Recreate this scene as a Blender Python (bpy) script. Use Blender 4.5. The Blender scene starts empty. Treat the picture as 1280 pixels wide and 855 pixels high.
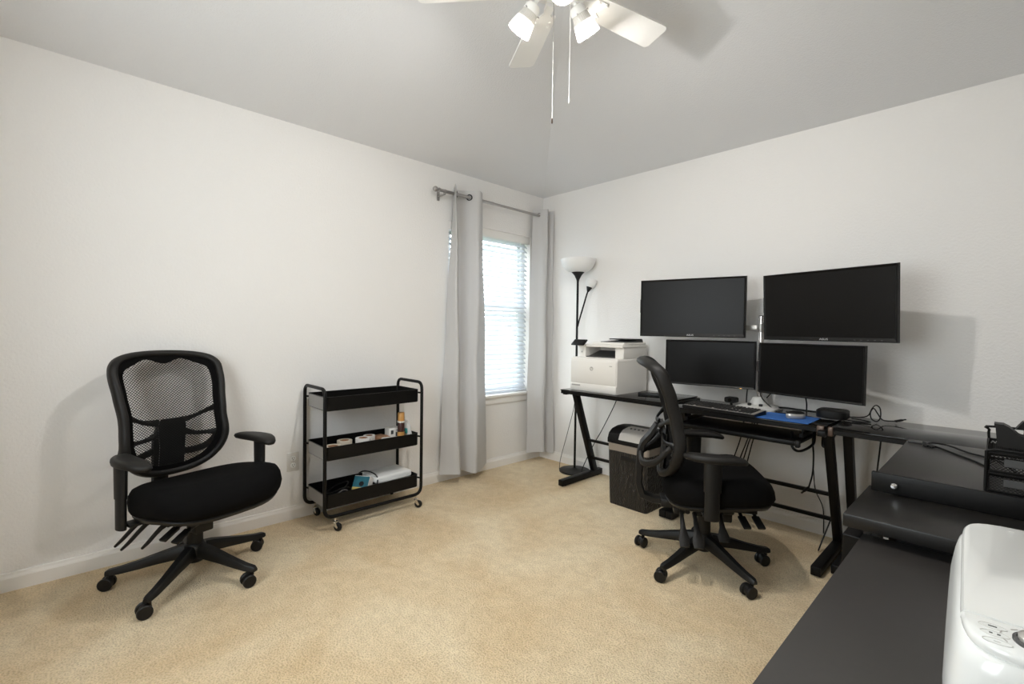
import bpy, bmesh, math, random
from mathutils import Vector, Matrix

random.seed(7)
PI = math.pi
scene = bpy.context.scene
C = scene.collection

# ------------------------------------------------------------------ camera
cam_data = bpy.data.cameras.new('camera')
cam = bpy.data.objects.new('camera', cam_data)
C.objects.link(cam)
cam_data.sensor_fit = 'HORIZONTAL'
cam_data.sensor_width = 36.0
cam_data.lens = 589.65 / 1280 * 36.0
cam_data.clip_start = 0.02
YAW, PITCH, ROLL = 0.80976, -0.02520, 0.01421
_F = Vector((-math.sin(YAW) * math.cos(PITCH), math.cos(YAW) * math.cos(PITCH), math.sin(PITCH)))
_R = Vector((math.cos(YAW), math.sin(YAW), 0))
_U = _R.cross(_F)
_R2 = math.cos(ROLL) * _R + math.sin(ROLL) * _U
_U2 = -math.sin(ROLL) * _R + math.cos(ROLL) * _U
cam.matrix_world = Matrix(((_R2.x, _U2.x, -_F.x, 3.0485), (_R2.y, _U2.y, -_F.y, -3.2861), (_R2.z, _U2.z, -_F.z, 1.1968), (0, 0, 0, 1)))
scene.camera = cam

# ------------------------------------------------------------------ world, exposure
world = bpy.data.worlds.new('sky')
scene.world = world
world.use_nodes = True
bg = world.node_tree.nodes['Background']
bg.inputs['Color'].default_value = (0.97, 0.985, 1.0, 1)
bg.inputs['Strength'].default_value = 8.0
scene.view_settings.view_transform = 'Standard'
scene.view_settings.look = 'None'
scene.view_settings.gamma = 1.0
scene.view_settings.exposure = 0.47
scene.view_settings.use_curve_mapping = False
scene.cycles.max_bounces = 14
scene.cycles.diffuse_bounces = 8
scene.cycles.transparent_max_bounces = 16
scene.cycles.use_denoising = True
scene.cycles.sample_clamp_indirect = 6.0
scene.cycles.caustics_reflective = False
scene.cycles.caustics_refractive = False
BULB_WATTS = 32.0
BULB_COLOR = (1.0, 0.965, 0.925)

por = bpy.data.lights.new('window_portal', 'AREA')
por.shape = 'RECTANGLE'
por.size, por.size_y = 0.92, 1.44
por.cycles.is_portal = True
po = bpy.data.objects.new('window_portal', por)
C.objects.link(po)
po.location = (-0.2, -0.627, 1.33)
po.rotation_euler = (0, -PI / 2, 0)

por2 = bpy.data.lights.new('window_portal', 'AREA')  # portal for the added fill window behind the camera
por2.shape = 'RECTANGLE'
por2.size, por2.size_y = 1.30, 1.20
por2.cycles.is_portal = True
po2 = bpy.data.objects.new('window_portal', por2)
C.objects.link(po2)
po2.location = (1.80, -3.98, 1.50)
po2.rotation_euler = (PI / 2, 0, 0)


# ------------------------------------------------------------------ materials
def mat(name, color, rough=0.5, metal=0.0, spec=0.5, noise=None, bump=None, coat=0.0, trans=0.0, sheen=0.0):
    """noise=(scale, amount) varies the colour; bump=(scale, strength, distance)."""
    m = bpy.data.materials.new(name)
    m.use_nodes = True
    nt = m.node_tree
    b = nt.nodes['Principled BSDF']
    col = (*color, 1)
    b.inputs['Base Color'].default_value = col
    b.inputs['Roughness'].default_value = rough
    b.inputs['Metallic'].default_value = metal
    b.inputs['Specular IOR Level'].default_value = spec
    b.inputs['Coat Weight'].default_value = coat
    b.inputs['Transmission Weight'].default_value = trans
    b.inputs['Sheen Weight'].default_value = sheen
    tc = nt.nodes.new('ShaderNodeTexCoord')
    if noise:
        n = nt.nodes.new('ShaderNodeTexNoise')
        n.inputs['Scale'].default_value = noise[0]
        n.inputs['Detail'].default_value = 5
        nt.links.new(tc.outputs['Object'], n.inputs['Vector'])
        mx = nt.nodes.new('ShaderNodeMix')
        mx.data_type = 'RGBA'
        mx.inputs[6].default_value = (*[max(0, c * (1 - noise[1])) for c in color], 1)
        mx.inputs[7].default_value = (*[min(1, c * (1 + noise[1])) for c in color], 1)
        nt.links.new(n.outputs['Fac'], mx.inputs[0])
        nt.links.new(mx.outputs[2], b.inputs['Base Color'])
    if bump:
        n2 = nt.nodes.new('ShaderNodeTexNoise')
        n2.inputs['Scale'].default_value = bump[0]
        n2.inputs['Detail'].default_value = 3
        nt.links.new(tc.outputs['Object'], n2.inputs['Vector'])
        bp = nt.nodes.new('ShaderNodeBump')
        bp.inputs['Strength'].default_value = bump[1]
        bp.inputs['Distance'].default_value = bump[2]
        nt.links.new(n2.outputs['Fac'], bp.inputs['Height'])
        nt.links.new(bp.outputs['Normal'], b.inputs['Normal'])
    return m


def emit(name, color, strength):
    m = bpy.data.materials.new(name)
    m.use_nodes = True
    nt = m.node_tree
    nt.nodes.remove(nt.nodes['Principled BSDF'])
    e = nt.nodes.new('ShaderNodeEmission')
    e.inputs['Color'].default_value = (*color, 1)
    e.inputs['Strength'].default_value = strength
    nt.links.new(e.outputs[0], nt.nodes['Material Output'].inputs[0])
    return m


M_WALL = mat('painted_drywall', (0.80, 0.785, 0.765), 0.75, spec=0.25, bump=(85, 0.55, 0.004))
M_CEIL = mat('ceiling_texture', (0.74, 0.742, 0.75), 0.9, spec=0.1, bump=(120, 0.5, 0.004))
M_TRIM = mat('trim_paint', (0.84, 0.82, 0.79), 0.35)
M_WHITE = mat('white_plastic', (0.78, 0.785, 0.77), 0.35)
M_WHITE_GLOSS = mat('white_gloss_plastic', (0.80, 0.815, 0.80), 0.22, coat=0.3)
M_IVORY = mat('warm_white_plastic', (0.79, 0.765, 0.72), 0.42)
M_GREYW = mat('grey_white_plastic', (0.60, 0.60, 0.58), 0.45)
M_VINYL = mat('white_vinyl', (0.82, 0.83, 0.84), 0.4)
M_BLACK = mat('black_plastic', (0.0055, 0.0052, 0.005), 0.45, spec=0.35, bump=(600, 0.12, 0.0006))
M_BLACK_SOFT = mat('black_rubbery_plastic', (0.010, 0.009, 0.008), 0.5, spec=0.28)
M_BLACKMET = mat('black_powder_coat', (0.0045, 0.0042, 0.004), 0.42, spec=0.2)
M_END_SHEEN = mat('tray_end_sheen', (0.26, 0.25, 0.235), 0.4)  # reflected light on the black tray ends, painted as grey
M_FABRIC = mat('black_seat_fabric', (0.0035, 0.0033, 0.0033), 0.85, spec=0.08, bump=(900, 0.5, 0.001))
M_MESH = mat('black_mesh_fabric', (0.010, 0.0095, 0.009), 0.8, spec=0.2)
M_GLASS_BLACK = mat('black_glass', (0.008, 0.0075, 0.007), 0.09, spec=0.22)
M_EDGE = mat('bronze_bracket', (0.09, 0.06, 0.045), 0.35, metal=0.4)
M_WOODBLACK = mat('black_wood_laminate', (0.020, 0.018, 0.0165), 0.38, noise=(14, 0.25), bump=(60, 0.12, 0.001))
M_LAMINATE = mat('charcoal_laminate', (0.030, 0.027, 0.025), 0.42, noise=(60, 0.12))
M_OUTLET = mat('darkened_white_plastic', (0.62, 0.60, 0.565), 0.4)  # white plate darkened to stand out from the wall
M_SIDETOP = mat('black_satin_laminate', (0.011, 0.010, 0.009), 0.34, spec=0.28)
M_POLE = mat('satin_silver', (0.62, 0.59, 0.57), 0.25, metal=0.85)
M_KEY = mat('key_cap', (0.016, 0.015, 0.0145), 0.5)
M_KEYBASE = mat('keyboard_plate', (0.30, 0.28, 0.26), 0.4)
M_CHROME = mat('chrome', (0.75, 0.75, 0.75), 0.12, metal=1.0)
M_STEEL = mat('brushed_steel', (0.42, 0.40, 0.39), 0.28, metal=1.0)
M_SCREEN = mat('screen', (0.006, 0.0055, 0.005), 0.34, spec=0.16)
M_SCREEN2 = mat('screen_matt', (0.0045, 0.0042, 0.004), 0.34, spec=0.12)
M_BEZEL = mat('bezel_black', (0.006, 0.0055, 0.005), 0.42, spec=0.22)
M_SILVER = mat('silver_plastic', (0.52, 0.50, 0.47), 0.3, metal=0.6)
M_TAUPE = mat('taupe_plastic', (0.25, 0.215, 0.18), 0.4)
M_BLUE = mat('blue_cloth', (0.030, 0.13, 0.42), 0.8, noise=(400, 0.2))
M_LOGO = mat('grey_print', (0.42, 0.40, 0.38), 0.5)
M_LOGO_BRIGHT = mat('silver_print', (0.55, 0.55, 0.55), 0.4)
M_DARKGREY = mat('dark_grey_plastic', (0.06, 0.06, 0.06), 0.45)
M_TAPE = mat('masking_tape_paper', (0.62, 0.55, 0.45), 0.7)
M_TAPEW = mat('white_tape', (0.72, 0.69, 0.66), 0.5)
M_CARD = mat('brown_cardboard', (0.32, 0.17, 0.09), 0.8)
M_PAPER = mat('paper', (0.72, 0.70, 0.66), 0.7)
M_AMBER = mat('amber_label', (0.52, 0.27, 0.08), 0.45)
M_BROWN = mat('brown_bottle', (0.045, 0.016, 0.012), 0.25)
M_TEAL = mat('teal_print', (0.012, 0.12, 0.16), 0.5, noise=(30, 0.5))
M_TEAL2 = mat('teal_mark', (0.05, 0.30, 0.28), 0.5)
M_YELLOW = mat('yellow_print', (0.55, 0.42, 0.12), 0.6)
M_LED = emit('amber_standby_light', (1.0, 0.55, 0.15), 1.2)
M_FANWHITE = mat('fan_white', (0.86, 0.855, 0.83), 0.4)
M_BULB = emit('bulb_glow', (1.0, 0.95, 0.86), 14.0)
M_LAMPSHADE = mat('frosted_white_bowl', (0.80, 0.80, 0.79), 0.45)
M_GRASS = mat('lawn', (0.16, 0.22, 0.09), 0.9, noise=(8, 0.4))
M_FENCE = mat('weathered_fence', (0.45, 0.43, 0.42), 0.8, noise=(10, 0.2))


def cloth_material():
    m = mat('curtain_cloth', (0.66, 0.65, 0.64), 0.9, spec=0.1, bump=(700, 0.25, 0.001))
    nt = m.node_tree
    b = nt.nodes['Principled BSDF']
    t = nt.nodes.new('ShaderNodeBsdfTranslucent')
    t.inputs['Color'].default_value = (0.60, 0.61, 0.64, 1)
    mx = nt.nodes.new('ShaderNodeMixShader')
    mx.inputs[0].default_value = 0.22
    nt.links.new(b.outputs[0], mx.inputs[1])
    nt.links.new(t.outputs[0], mx.inputs[2])
    nt.links.new(mx.outputs[0], nt.nodes['Material Output'].inputs[0])
    return m


M_CURTAIN = cloth_material()


def slat_material():
    m = mat('blind_slat', (0.84, 0.85, 0.86), 0.4)
    nt = m.node_tree
    b = nt.nodes['Principled BSDF']
    t = nt.nodes.new('ShaderNodeBsdfTranslucent')
    t.inputs['Color'].default_value = (0.80, 0.84, 0.90, 1)
    mx = nt.nodes.new('ShaderNodeMixShader')
    mx.inputs[0].default_value = 0.45
    nt.links.new(b.outputs[0], mx.inputs[1])
    nt.links.new(t.outputs[0], mx.inputs[2])
    nt.links.new(mx.outputs[0], nt.nodes['Material Output'].inputs[0])
    return m


M_SLAT = slat_material()


def shade_glass():
    """ribbed frosted glass of the fan's lamp shades: part clear, part scattering"""
    m = bpy.data.materials.new('ribbed_frosted_glass')
    m.use_nodes = True
    nt = m.node_tree
    b = nt.nodes['Principled BSDF']
    b.inputs['Base Color'].default_value = (0.88, 0.87, 0.84, 1)
    b.inputs['Roughness'].default_value = 0.25
    t = nt.nodes.new('ShaderNodeBsdfTranslucent')
    t.inputs['Color'].default_value = (0.45, 0.44, 0.42, 1)
    c = nt.nodes.new('ShaderNodeBsdfTransparent')
    c.inputs['Color'].default_value = (0.95, 0.94, 0.92, 1)
    m1 = nt.nodes.new('ShaderNodeMixShader')
    m1.inputs[0].default_value = 0.55
    m2 = nt.nodes.new('ShaderNodeMixShader')
    m2.inputs[0].default_value = 0.15
    nt.links.new(b.outputs[0], m1.inputs[1])
    nt.links.new(t.outputs[0], m1.inputs[2])
    nt.links.new(m1.outputs[0], m2.inputs[1])
    nt.links.new(c.outputs[0], m2.inputs[2])
    nt.links.new(m2.outputs[0], nt.nodes['Material Output'].inputs[0])
    return m


M_SHADE = shade_glass()
M_SHADE_DIM = mat('ribbed_glass_dimmed', (0.60, 0.58, 0.54), 0.18, coat=0.4)  # same glass, greyed and opaque to paint in its dimmer upper half


def pane_glass():
    m = bpy.data.materials.new('window_glass')
    m.use_nodes = True
    nt = m.node_tree
    nt.nodes.remove(nt.nodes['Principled BSDF'])
    g = nt.nodes.new('ShaderNodeBsdfGlossy')
    g.inputs['Roughness'].default_value = 0.02
    c = nt.nodes.new('ShaderNodeBsdfTransparent')
    c.inputs['Color'].default_value = (0.93, 0.96, 0.97, 1)
    mx = nt.nodes.new('ShaderNodeMixShader')
    mx.inputs[0].default_value = 0.06
    nt.links.new(c.outputs[0], mx.inputs[1])
    nt.links.new(g.outputs[0], mx.inputs[2])
    nt.links.new(mx.outputs[0], nt.nodes['Material Output'].inputs[0])
    return m


M_PANE = pane_glass()


def carpet_material():
    m = bpy.data.materials.new('beige_cut_pile_carpet')
    m.use_nodes = True
    nt = m.node_tree
    b = nt.nodes['Principled BSDF']
    b.inputs['Roughness'].default_value = 0.95
    b.inputs['Specular IOR Level'].default_value = 0.1
    b.inputs['Sheen Weight'].default_value = 0.15
    tc = nt.nodes.new('ShaderNodeTexCoord')

    def noise(scale, detail, dist=0.0):
        n = nt.nodes.new('ShaderNodeTexNoise')
        n.inputs['Scale'].default_value = scale
        n.inputs['Detail'].default_value = detail
        n.inputs['Distortion'].default_value = dist
        nt.links.new(tc.outputs['Object'], n.inputs['Vector'])
        return n

    big = noise(1.7, 5, 0.8)
    mid = noise(17, 4, 0.5)
    fine = noise(150, 3)
    r1 = nt.nodes.new('ShaderNodeValToRGB')
    r1.color_ramp.elements[0].position = 0.36
    r1.color_ramp.elements[0].color = (0.78, 0.595, 0.36, 1)
    r1.color_ramp.elements[1].position = 0.64
    r1.color_ramp.elements[1].color = (0.91, 0.765, 0.53, 1)
    nt.links.new(big.outputs['Fac'], r1.inputs[0])
    r2 = nt.nodes.new('ShaderNodeValToRGB')
    r2.color_ramp.elements[0].position = 0.32
    r2.color_ramp.elements[0].color = (0.89, 0.875, 0.85, 1)
    r2.color_ramp.elements[1].position = 0.66
    r2.color_ramp.elements[1].color = (1, 1, 1, 1)
    nt.links.new(mid.outputs['Fac'], r2.inputs[0])
    r3 = nt.nodes.new('ShaderNodeValToRGB')
    r3.color_ramp.elements[0].position = 0.30
    r3.color_ramp.elements[0].color = (0.60, 0.55, 0.48, 1)
    r3.color_ramp.elements[1].position = 0.58
    r3.color_ramp.elements[1].color = (1.0, 1.0, 1.0, 1)
    nt.links.new(fine.outputs['Fac'], r3.inputs[0])
    a = nt.nodes.new('ShaderNodeMix')
    a.data_type = 'RGBA'
    a.blend_type = 'MULTIPLY'
    a.inputs[0].default_value = 1
    nt.links.new(r1.outputs[0], a.inputs[6])
    nt.links.new(r2.outputs[0], a.inputs[7])
    c = nt.nodes.new('ShaderNodeMix')
    c.data_type = 'RGBA'
    c.blend_type = 'MULTIPLY'
    c.inputs[0].default_value = 0.8
    nt.links.new(a.outputs[2], c.inputs[6])
    nt.links.new(r3.outputs[0], c.inputs[7])
    nt.links.new(c.outputs[2], b.inputs['Base Color'])
    bp = nt.nodes.new('ShaderNodeBump')
    bp.inputs['Strength'].default_value = 0.9
    bp.inputs['Distance'].default_value = 0.012
    nt.links.new(fine.outputs['Fac'], bp.inputs['Height'])
    bp2 = nt.nodes.new('ShaderNodeBump')
    bp2.inputs['Strength'].default_value = 0.5
    bp2.inputs['Distance'].default_value = 0.02
    nt.links.new(mid.outputs['Fac'], bp2.inputs['Height'])
    nt.links.new(bp2.outputs['Normal'], bp.inputs['Normal'])
    nt.links.new(bp.outputs['Normal'], b.inputs['Normal'])
    return m


M_CARPET = carpet_material()


def shredder_material():
    """black plastic moulded with a fine wavy relief"""
    m = mat('wavy_black_plastic', (0.020, 0.018, 0.016), 0.42)
    nt = m.node_tree
    b = nt.nodes['Principled BSDF']
    tc = nt.nodes.new('ShaderNodeTexCoord')
    w = nt.nodes.new('ShaderNodeTexWave')
    w.wave_type = 'BANDS'
    w.bands_direction = 'X'
    w.inputs['Scale'].default_value = 26
    w.inputs['Distortion'].default_value = 6
    w.inputs['Detail'].default_value = 0
    w.inputs['Detail Scale'].default_value = 1.5
    nt.links.new(tc.outputs['Object'], w.inputs['Vector'])
    bp = nt.nodes.new('ShaderNodeBump')
    bp.inputs['Strength'].default_value = 0.9
    bp.inputs['Distance'].default_value = 0.006
    nt.links.new(w.outputs['Fac'], bp.inputs['Height'])
    nt.links.new(bp.outputs['Normal'], b.inputs['Normal'])
    return m


M_SHRED = shredder_material()


# ------------------------------------------------------------------ geometry helpers
def V(*a):
    return Vector(a)


def spline(pts, n=8, closed=False):
    """Catmull-Rom through 3D (or longer) tuples"""
    p = [Vector(q) for q in pts]
    out = []
    m = len(p)
    segs = m if closed else m - 1
    for i in range(segs):
        if closed:
            a, b, c, d = p[(i - 1) % m], p[i], p[(i + 1) % m], p[(i + 2) % m]
        else:
            b, c = p[i], p[i + 1]
            a = p[i - 1] if i > 0 else b + (b - c)
            d = p[i + 2] if i + 2 < m else c + (c - b)
        for k in range(n):
            t = k / n
            out.append(0.5 * ((2 * b) + (c - a) * t + (2 * a - 5 * b + 4 * c - d) * t * t + (3 * b - a - 3 * c + d) * t ** 3))
    if not closed:
        out.append(p[-1].copy())
    return out


class B:
    """collects shapes into one mesh"""

    def __init__(self):
        self.bm = bmesh.new()

    def _faces(self, rings, cap0, cap1, closed_ring=True, loop=False):
        bm = self.bm
        vr = [[bm.verts.new(v) for v in r] for r in rings]
        n = len(vr[0])
        m = len(vr)
        for i in range(m if loop else m - 1):
            a, b = vr[i], vr[(i + 1) % m]
            for k in range(n if closed_ring else n - 1):
                k2 = (k + 1) % n
                try:
                    bm.faces.new((a[k], a[k2], b[k2], b[k]))
                except ValueError:
                    pass
        if cap0 and closed_ring:
            bm.faces.new(vr[0][::-1])
        if cap1 and closed_ring:
            bm.faces.new(vr[-1])
        return vr

    def loft(self, rings, cap0=True, cap1=True, closed_ring=True, loop=False):
        self._faces(rings, cap0, cap1, closed_ring, loop)
        return self

    def box(self, x0, x1, y0, y1, z0, z1, bev=0.0, seg=2, mx=None):
        r = bmesh.ops.create_cube(self.bm, size=1)
        vs = r['verts']
        S = Matrix.Diagonal((abs(x1 - x0), abs(y1 - y0), abs(z1 - z0), 1))
        T = Matrix.Translation(((x0 + x1) / 2, (y0 + y1) / 2, (z0 + z1) / 2))
        bmesh.ops.transform(self.bm, matrix=T @ S, verts=vs)
        if bev > 0:
            es = list({e for v in vs for e in v.link_edges})
            r2 = bmesh.ops.bevel(self.bm, geom=es, offset=bev, offset_type='OFFSET', segments=seg, profile=0.5, affect='EDGES')
            vs = list({v for f in r2['faces'] for v in f.verts} | {v for v in vs if v.is_valid})
        if mx is not None:
            bmesh.ops.transform(self.bm, matrix=mx, verts=vs)
        return self

    def bar(self, p0, p1, w, h, up=(0, 0, 1), bev=0.0):
        """rectangular bar from p0 to p1; w across, h along up"""
        p0, p1 = Vector(p0), Vector(p1)
        d = (p1 - p0)
        L = d.length
        d.normalize()
        u = Vector(up)
        s = d.cross(u).normalized()
        u = s.cross(d).normalized()
        mx = Matrix(((d.x, s.x, u.x, p0.x), (d.y, s.y, u.y, p0.y), (d.z, s.z, u.z, p0.z), (0, 0, 0, 1)))
        return self.box(0, L, -w / 2, w / 2, -h / 2, h / 2, bev=bev, mx=mx)

    def tube(self, pts, r, seg=8, closed=False, cap=True, flat=None):
        """round tube along points; r a number or a list; flat=(axis, factor) squashes the section along a fixed axis"""
        pts = [Vector(p) for p in pts]
        n = len(pts)
        rs = r if isinstance(r, (list, tuple)) else [r] * n
        rings = []
        prev = None
        for i, p in enumerate(pts):
            if closed:
                t = pts[(i + 1) % n] - pts[i - 1]
            else:
                t = pts[min(i + 1, n - 1)] - pts[max(i - 1, 0)]
            if t.length < 1e-9:
                t = Vector((0, 0, 1))
            t.normalize()
            if prev is None:
                a = Vector((0, 0, 1)) if abs(t.z) < 0.9 else Vector((1, 0, 0))
                u = t.cross(a).normalized()
            else:
                u = prev - t * prev.dot(t)
                u = u.normalized() if u.length > 1e-6 else t.orthogonal().normalized()
            prev = u
            w = t.cross(u)
            ring = []
            for k in range(seg):
                an = 2 * PI * k / seg
                o = (u * math.cos(an) + w * math.sin(an)) * rs[i]
                if flat:
                    ax = Vector(flat[0])
                    o = o + ax * (o.dot(ax) * (flat[1] - 1))
                ring.append(p + o)
            rings.append(ring)
        self._faces(rings, cap and not closed, cap and not closed, True, closed)
        return self

    def lathe(self, prof, seg=24, mx=None, cap0=True, cap1=True):
        """prof: list of (radius, z)"""
        rings = []
        for r, z in prof:
            ring = [Vector((r * math.cos(2 * PI * k / seg), r * math.sin(2 * PI * k / seg), z)) for k in range(seg)]
            if mx is not None:
                ring = [mx @ v for v in ring]
            rings.append(ring)
        self._faces(rings, cap0, cap1)
        return self

    def cyl(self, p0, p1, r0, r1=None, seg=16):
        p0, p1 = Vector(p0), Vector(p1)
        d = p1 - p0
        mx = Matrix.Translation(p0) @ d.to_track_quat('Z', 'Y').to_matrix().to_4x4()
        return self.lathe([(r0, 0), (r0 if r1 is None else r1, d.length)], seg, mx)

    def ball(self, c, r, seg=16):
        n = 8
        prof = [(max(1e-4, r * math.sin(PI * i / n)), -r * math.cos(PI * i / n)) for i in range(n + 1)]
        return self.lathe(prof, seg, Matrix.Translation(c))

    def prism(self, pts, a0, a1, axis='z'):
        """2D outline extruded along an axis (x: pts are (y,z); y: (x,z); z: (x,y))"""
        def P(q, a):
            if axis == 'z':
                return Vector((q[0], q[1], a))
            if axis == 'y':
                return Vector((q[0], a, q[1]))
            return Vector((a, q[0], q[1]))
        return self.loft([[P(q, a0) for q in pts], [P(q, a1) for q in pts]])

    def torus(self, c, R, r, axis=(0, 0, 1), seg=24, s2=8):
        q = Vector(axis).to_track_quat('Z', 'Y')
        pts = [Vector(c) + q @ Vector((R * math.cos(2 * PI * k / seg), R * math.sin(2 * PI * k / seg), 0)) for k in range(seg)]
        return self.tube(pts, r, s2, closed=True)

    def build(self, name, material, parent=None, smooth=True, angle=40, kind=None, label=None):
        bmesh.ops.recalc_face_normals(self.bm, faces=self.bm.faces)
        me = bpy.data.meshes.new(name)
        self.bm.to_mesh(me)
        self.bm.free()
        me.materials.append(material)
        if smooth:
            me.shade_smooth()
            me.set_sharp_from_angle(angle=math.radians(angle))
        o = bpy.data.objects.new(name, me)
        C.objects.link(o)
        if parent is not None:
            o.parent = parent
        if kind:
            o['kind'] = kind
        if label:
            o['label'] = label
        return o


def thing(name, label, cat, loc=(0, 0, 0), rz=0.0, group=None, rot=None):
    o = bpy.data.objects.new(name, None)
    C.objects.link(o)
    o.empty_display_size = 0.1
    o.location = loc
    o.rotation_euler = rot if rot else (0, 0, rz)
    o['label'] = label
    o['category'] = cat
    if group:
        o['group'] = group
    return o


def tag(o, label, cat, group=None):
    o['label'] = label
    o['category'] = cat
    if group:
        o['group'] = group
    return o


def structure(o):
    o['kind'] = 'structure'
    return o


def copy_part(o, parent, loc=(0, 0, 0), rot=(0, 0, 0)):
    c = o.copy()
    C.objects.link(c)
    c.parent = parent
    c.location = loc
    c.rotation_euler = rot
    return c


def copy_children(src, dst):
    for ch in list(src.children):
        c = ch.copy()
        C.objects.link(c)
        c.parent = dst
        for g in list(ch.children):
            d = g.copy()
            C.objects.link(d)
            d.parent = c


def text_mesh(body, name, size, material, parent, mx, extrude=0.0004):
    cu = bpy.data.curves.new(name, 'FONT')
    cu.body = body
    cu.size = size
    cu.align_x = 'CENTER'
    cu.align_y = 'CENTER'
    cu.extrude = extrude
    tmp = bpy.data.objects.new(name, cu)
    C.objects.link(tmp)
    dg = bpy.context.evaluated_depsgraph_get()
    me = bpy.data.meshes.new_from_object(tmp.evaluated_get(dg))
    bpy.data.objects.remove(tmp)
    me.materials.clear()
    me.materials.append(material)
    me.transform(mx)
    o = bpy.data.objects.new(name, me)
    C.objects.link(o)
    o.parent = parent
    return o


# text lying in the plane x-right / z-up, facing -y
FACE_MINUS_Y = Matrix.Rotation(PI / 2, 4, 'X')

# ------------------------------------------------------------------ room shell
RX, RY, H = 3.64, -3.80, 2.44          # far ends of the room, wall height
WY0, WY1, WZ0, WZ1 = -1.085, -0.168, 0.62, 2.05   # window opening in the left wall

structure(B().box(-0.12, RX + 0.12, RY - 0.12, 0.12, -0.06, 0.0).build('floor', M_CARPET, smooth=False))
w = B()
w.box(-0.12, 0, RY - 0.12, WY0, 0, H).box(-0.12, 0, WY1, 0.12, 0, H)
w.box(-0.12, 0, WY0, WY1, 0, WZ0).box(-0.12, 0, WY0, WY1, WZ1, H)
structure(w.build('wall_left', M_WALL, smooth=False))
structure(B().box(0, RX, 0, 0.12, 0, H).build('wall_back', M_WALL, smooth=False))
structure(B().box(RX, RX + 0.12, RY, 0.12, 0, H).build('wall_right', M_WALL, smooth=False))
FX0, FX1, FZ0, FZ1 = 1.15, 2.45, 0.90, 2.10      # unseen window added behind the camera for soft fill daylight
w = B()
w.box(0, FX0, RY - 0.12, RY, 0, H).box(FX1, RX + 0.12, RY - 0.12, RY, 0, H)
w.box(FX0, FX1, RY - 0.12, RY, 0, FZ0).box(FX0, FX1, RY - 0.12, RY, FZ1, H)
structure(w.build('wall_front', M_WALL, smooth=False))
w2 = B()
for a, b_ in ((FX0, FX0 + 0.05), (FX1 - 0.05, FX1), ((FX0 + FX1) / 2 - 0.03, (FX0 + FX1) / 2 + 0.03)):
    w2.box(a, b_, RY - 0.10, RY - 0.05, FZ0, FZ1)
w2.box(FX0, FX1, RY - 0.10, RY - 0.05, FZ0, FZ0 + 0.05).box(FX0, FX1, RY - 0.10, RY - 0.05, FZ1 - 0.05, FZ1)
w2 = structure(w2.build('added_fill_window', M_VINYL, smooth=False))  # added to let in fill light
B().box(FX0 + 0.05, FX1 - 0.05, RY - 0.078, RY - 0.072, FZ0 + 0.05, FZ1 - 0.05).build('pane', M_PANE, w2, smooth=False)

# hipped ceiling: four planes rise from the wall tops to a small flat panel
SL, TI = 0.20, 1.65
ce = B()
lo = [V(0, 0, H), V(RX, 0, H), V(RX, RY, H), V(0, RY, H)]
hi = [V(TI, -TI, H + SL * TI), V(RX - TI, -TI, H + SL * TI), V(RX - TI, RY + TI, H + SL * TI), V(TI, RY + TI, H + SL * TI)]
out0 = [V(-0.12, 0.12, H), V(RX + 0.12, 0.12, H), V(RX + 0.12, RY - 0.12, H), V(-0.12, RY - 0.12, H)]
up = V(0, 0, 0.15)
ce.loft([out0, lo, hi], cap0=False, cap1=True)
ce.loft([out0, [q + up for q in out0], [q + up for q in hi]], cap0=False, cap1=True)
structure(ce.build('ceiling', M_CEIL, smooth=False))

# baseboards: flat board with a stepped, rounded top
prof = [(0, 0), (0.014, 0), (0.014, 0.058), (0.011, 0.066), (0.009, 0.070), (0.007, 0.080), (0, 0.082)]


def baseboard(name, p0, p1, nrm):
    p0, p1, nrm = Vector(p0), Vector(p1), Vector(nrm)
    b = B()
    b.loft([[p0 + nrm * a + V(0, 0, z) for a, z in prof], [p1 + nrm * a + V(0, 0, z) for a, z in prof]])
    return structure(b.build(name, M_TRIM, smooth=False))


baseboard('baseboard_left', (0, RY, 0), (0, 0, 0), (1, 0, 0))
baseboard('baseboard_back', (0.014, 0, 0), (RX, 0, 0), (0, -1, 0))
baseboard('baseboard_right', (RX, RY, 0), (RX, -0.014, 0), (-1, 0, 0))
baseboard('baseboard_front', (0.014, RY, 0), (RX - 0.014, RY, 0), (0, 1, 0))

# window: vinyl frame, two sashes with panes, stool and apron
win = B()
fx0, fx1 = -0.118, -0.075
win.box(fx0, fx1, WY0, WY0 + 0.04, WZ0, WZ1).box(fx0, fx1, WY1 - 0.04, WY1, WZ0, WZ1)
win.box(fx0, fx1, WY0 + 0.04, WY1 - 0.04, WZ0, WZ0 + 0.04).box(fx0, fx1, WY0 + 0.04, WY1 - 0.04, WZ1 - 0.04, WZ1)
win = structure(win.build('window_1', M_VINYL, smooth=False))
zm = 1.39
for nm, z0, z1, xx in (('lower_sash', WZ0 + 0.04, zm + 0.02, -0.090), ('upper_sash', zm - 0.02, WZ1 - 0.04, -0.106)):
    s = B()
    ya, yb = WY0 + 0.04, WY1 - 0.04
    s.box(xx - 0.012, xx + 0.012, ya, ya + 0.04, z0, z1).box(xx - 0.012, xx + 0.012, yb - 0.04, yb, z0, z1)
    s.box(xx - 0.012, xx + 0.012, ya + 0.04, yb - 0.04, z0, z0 + 0.04).box(xx - 0.012, xx + 0.012, ya + 0.04, yb - 0.04, z1 - 0.04, z1)
    so = s.build(nm, M_VINYL, win, smooth=False)
    B().box(xx - 0.003, xx + 0.003, ya + 0.04, yb - 0.04, z0 + 0.04, z1 - 0.04).build('pane', M_PANE, so, smooth=False)
B().box(-0.075, 0.040, WY0 - 0.045, WY1 + 0.045, WZ0 - 0.004, WZ0 + 0.020, bev=0.006).build('window_sill', M_TRIM, win)
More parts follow.
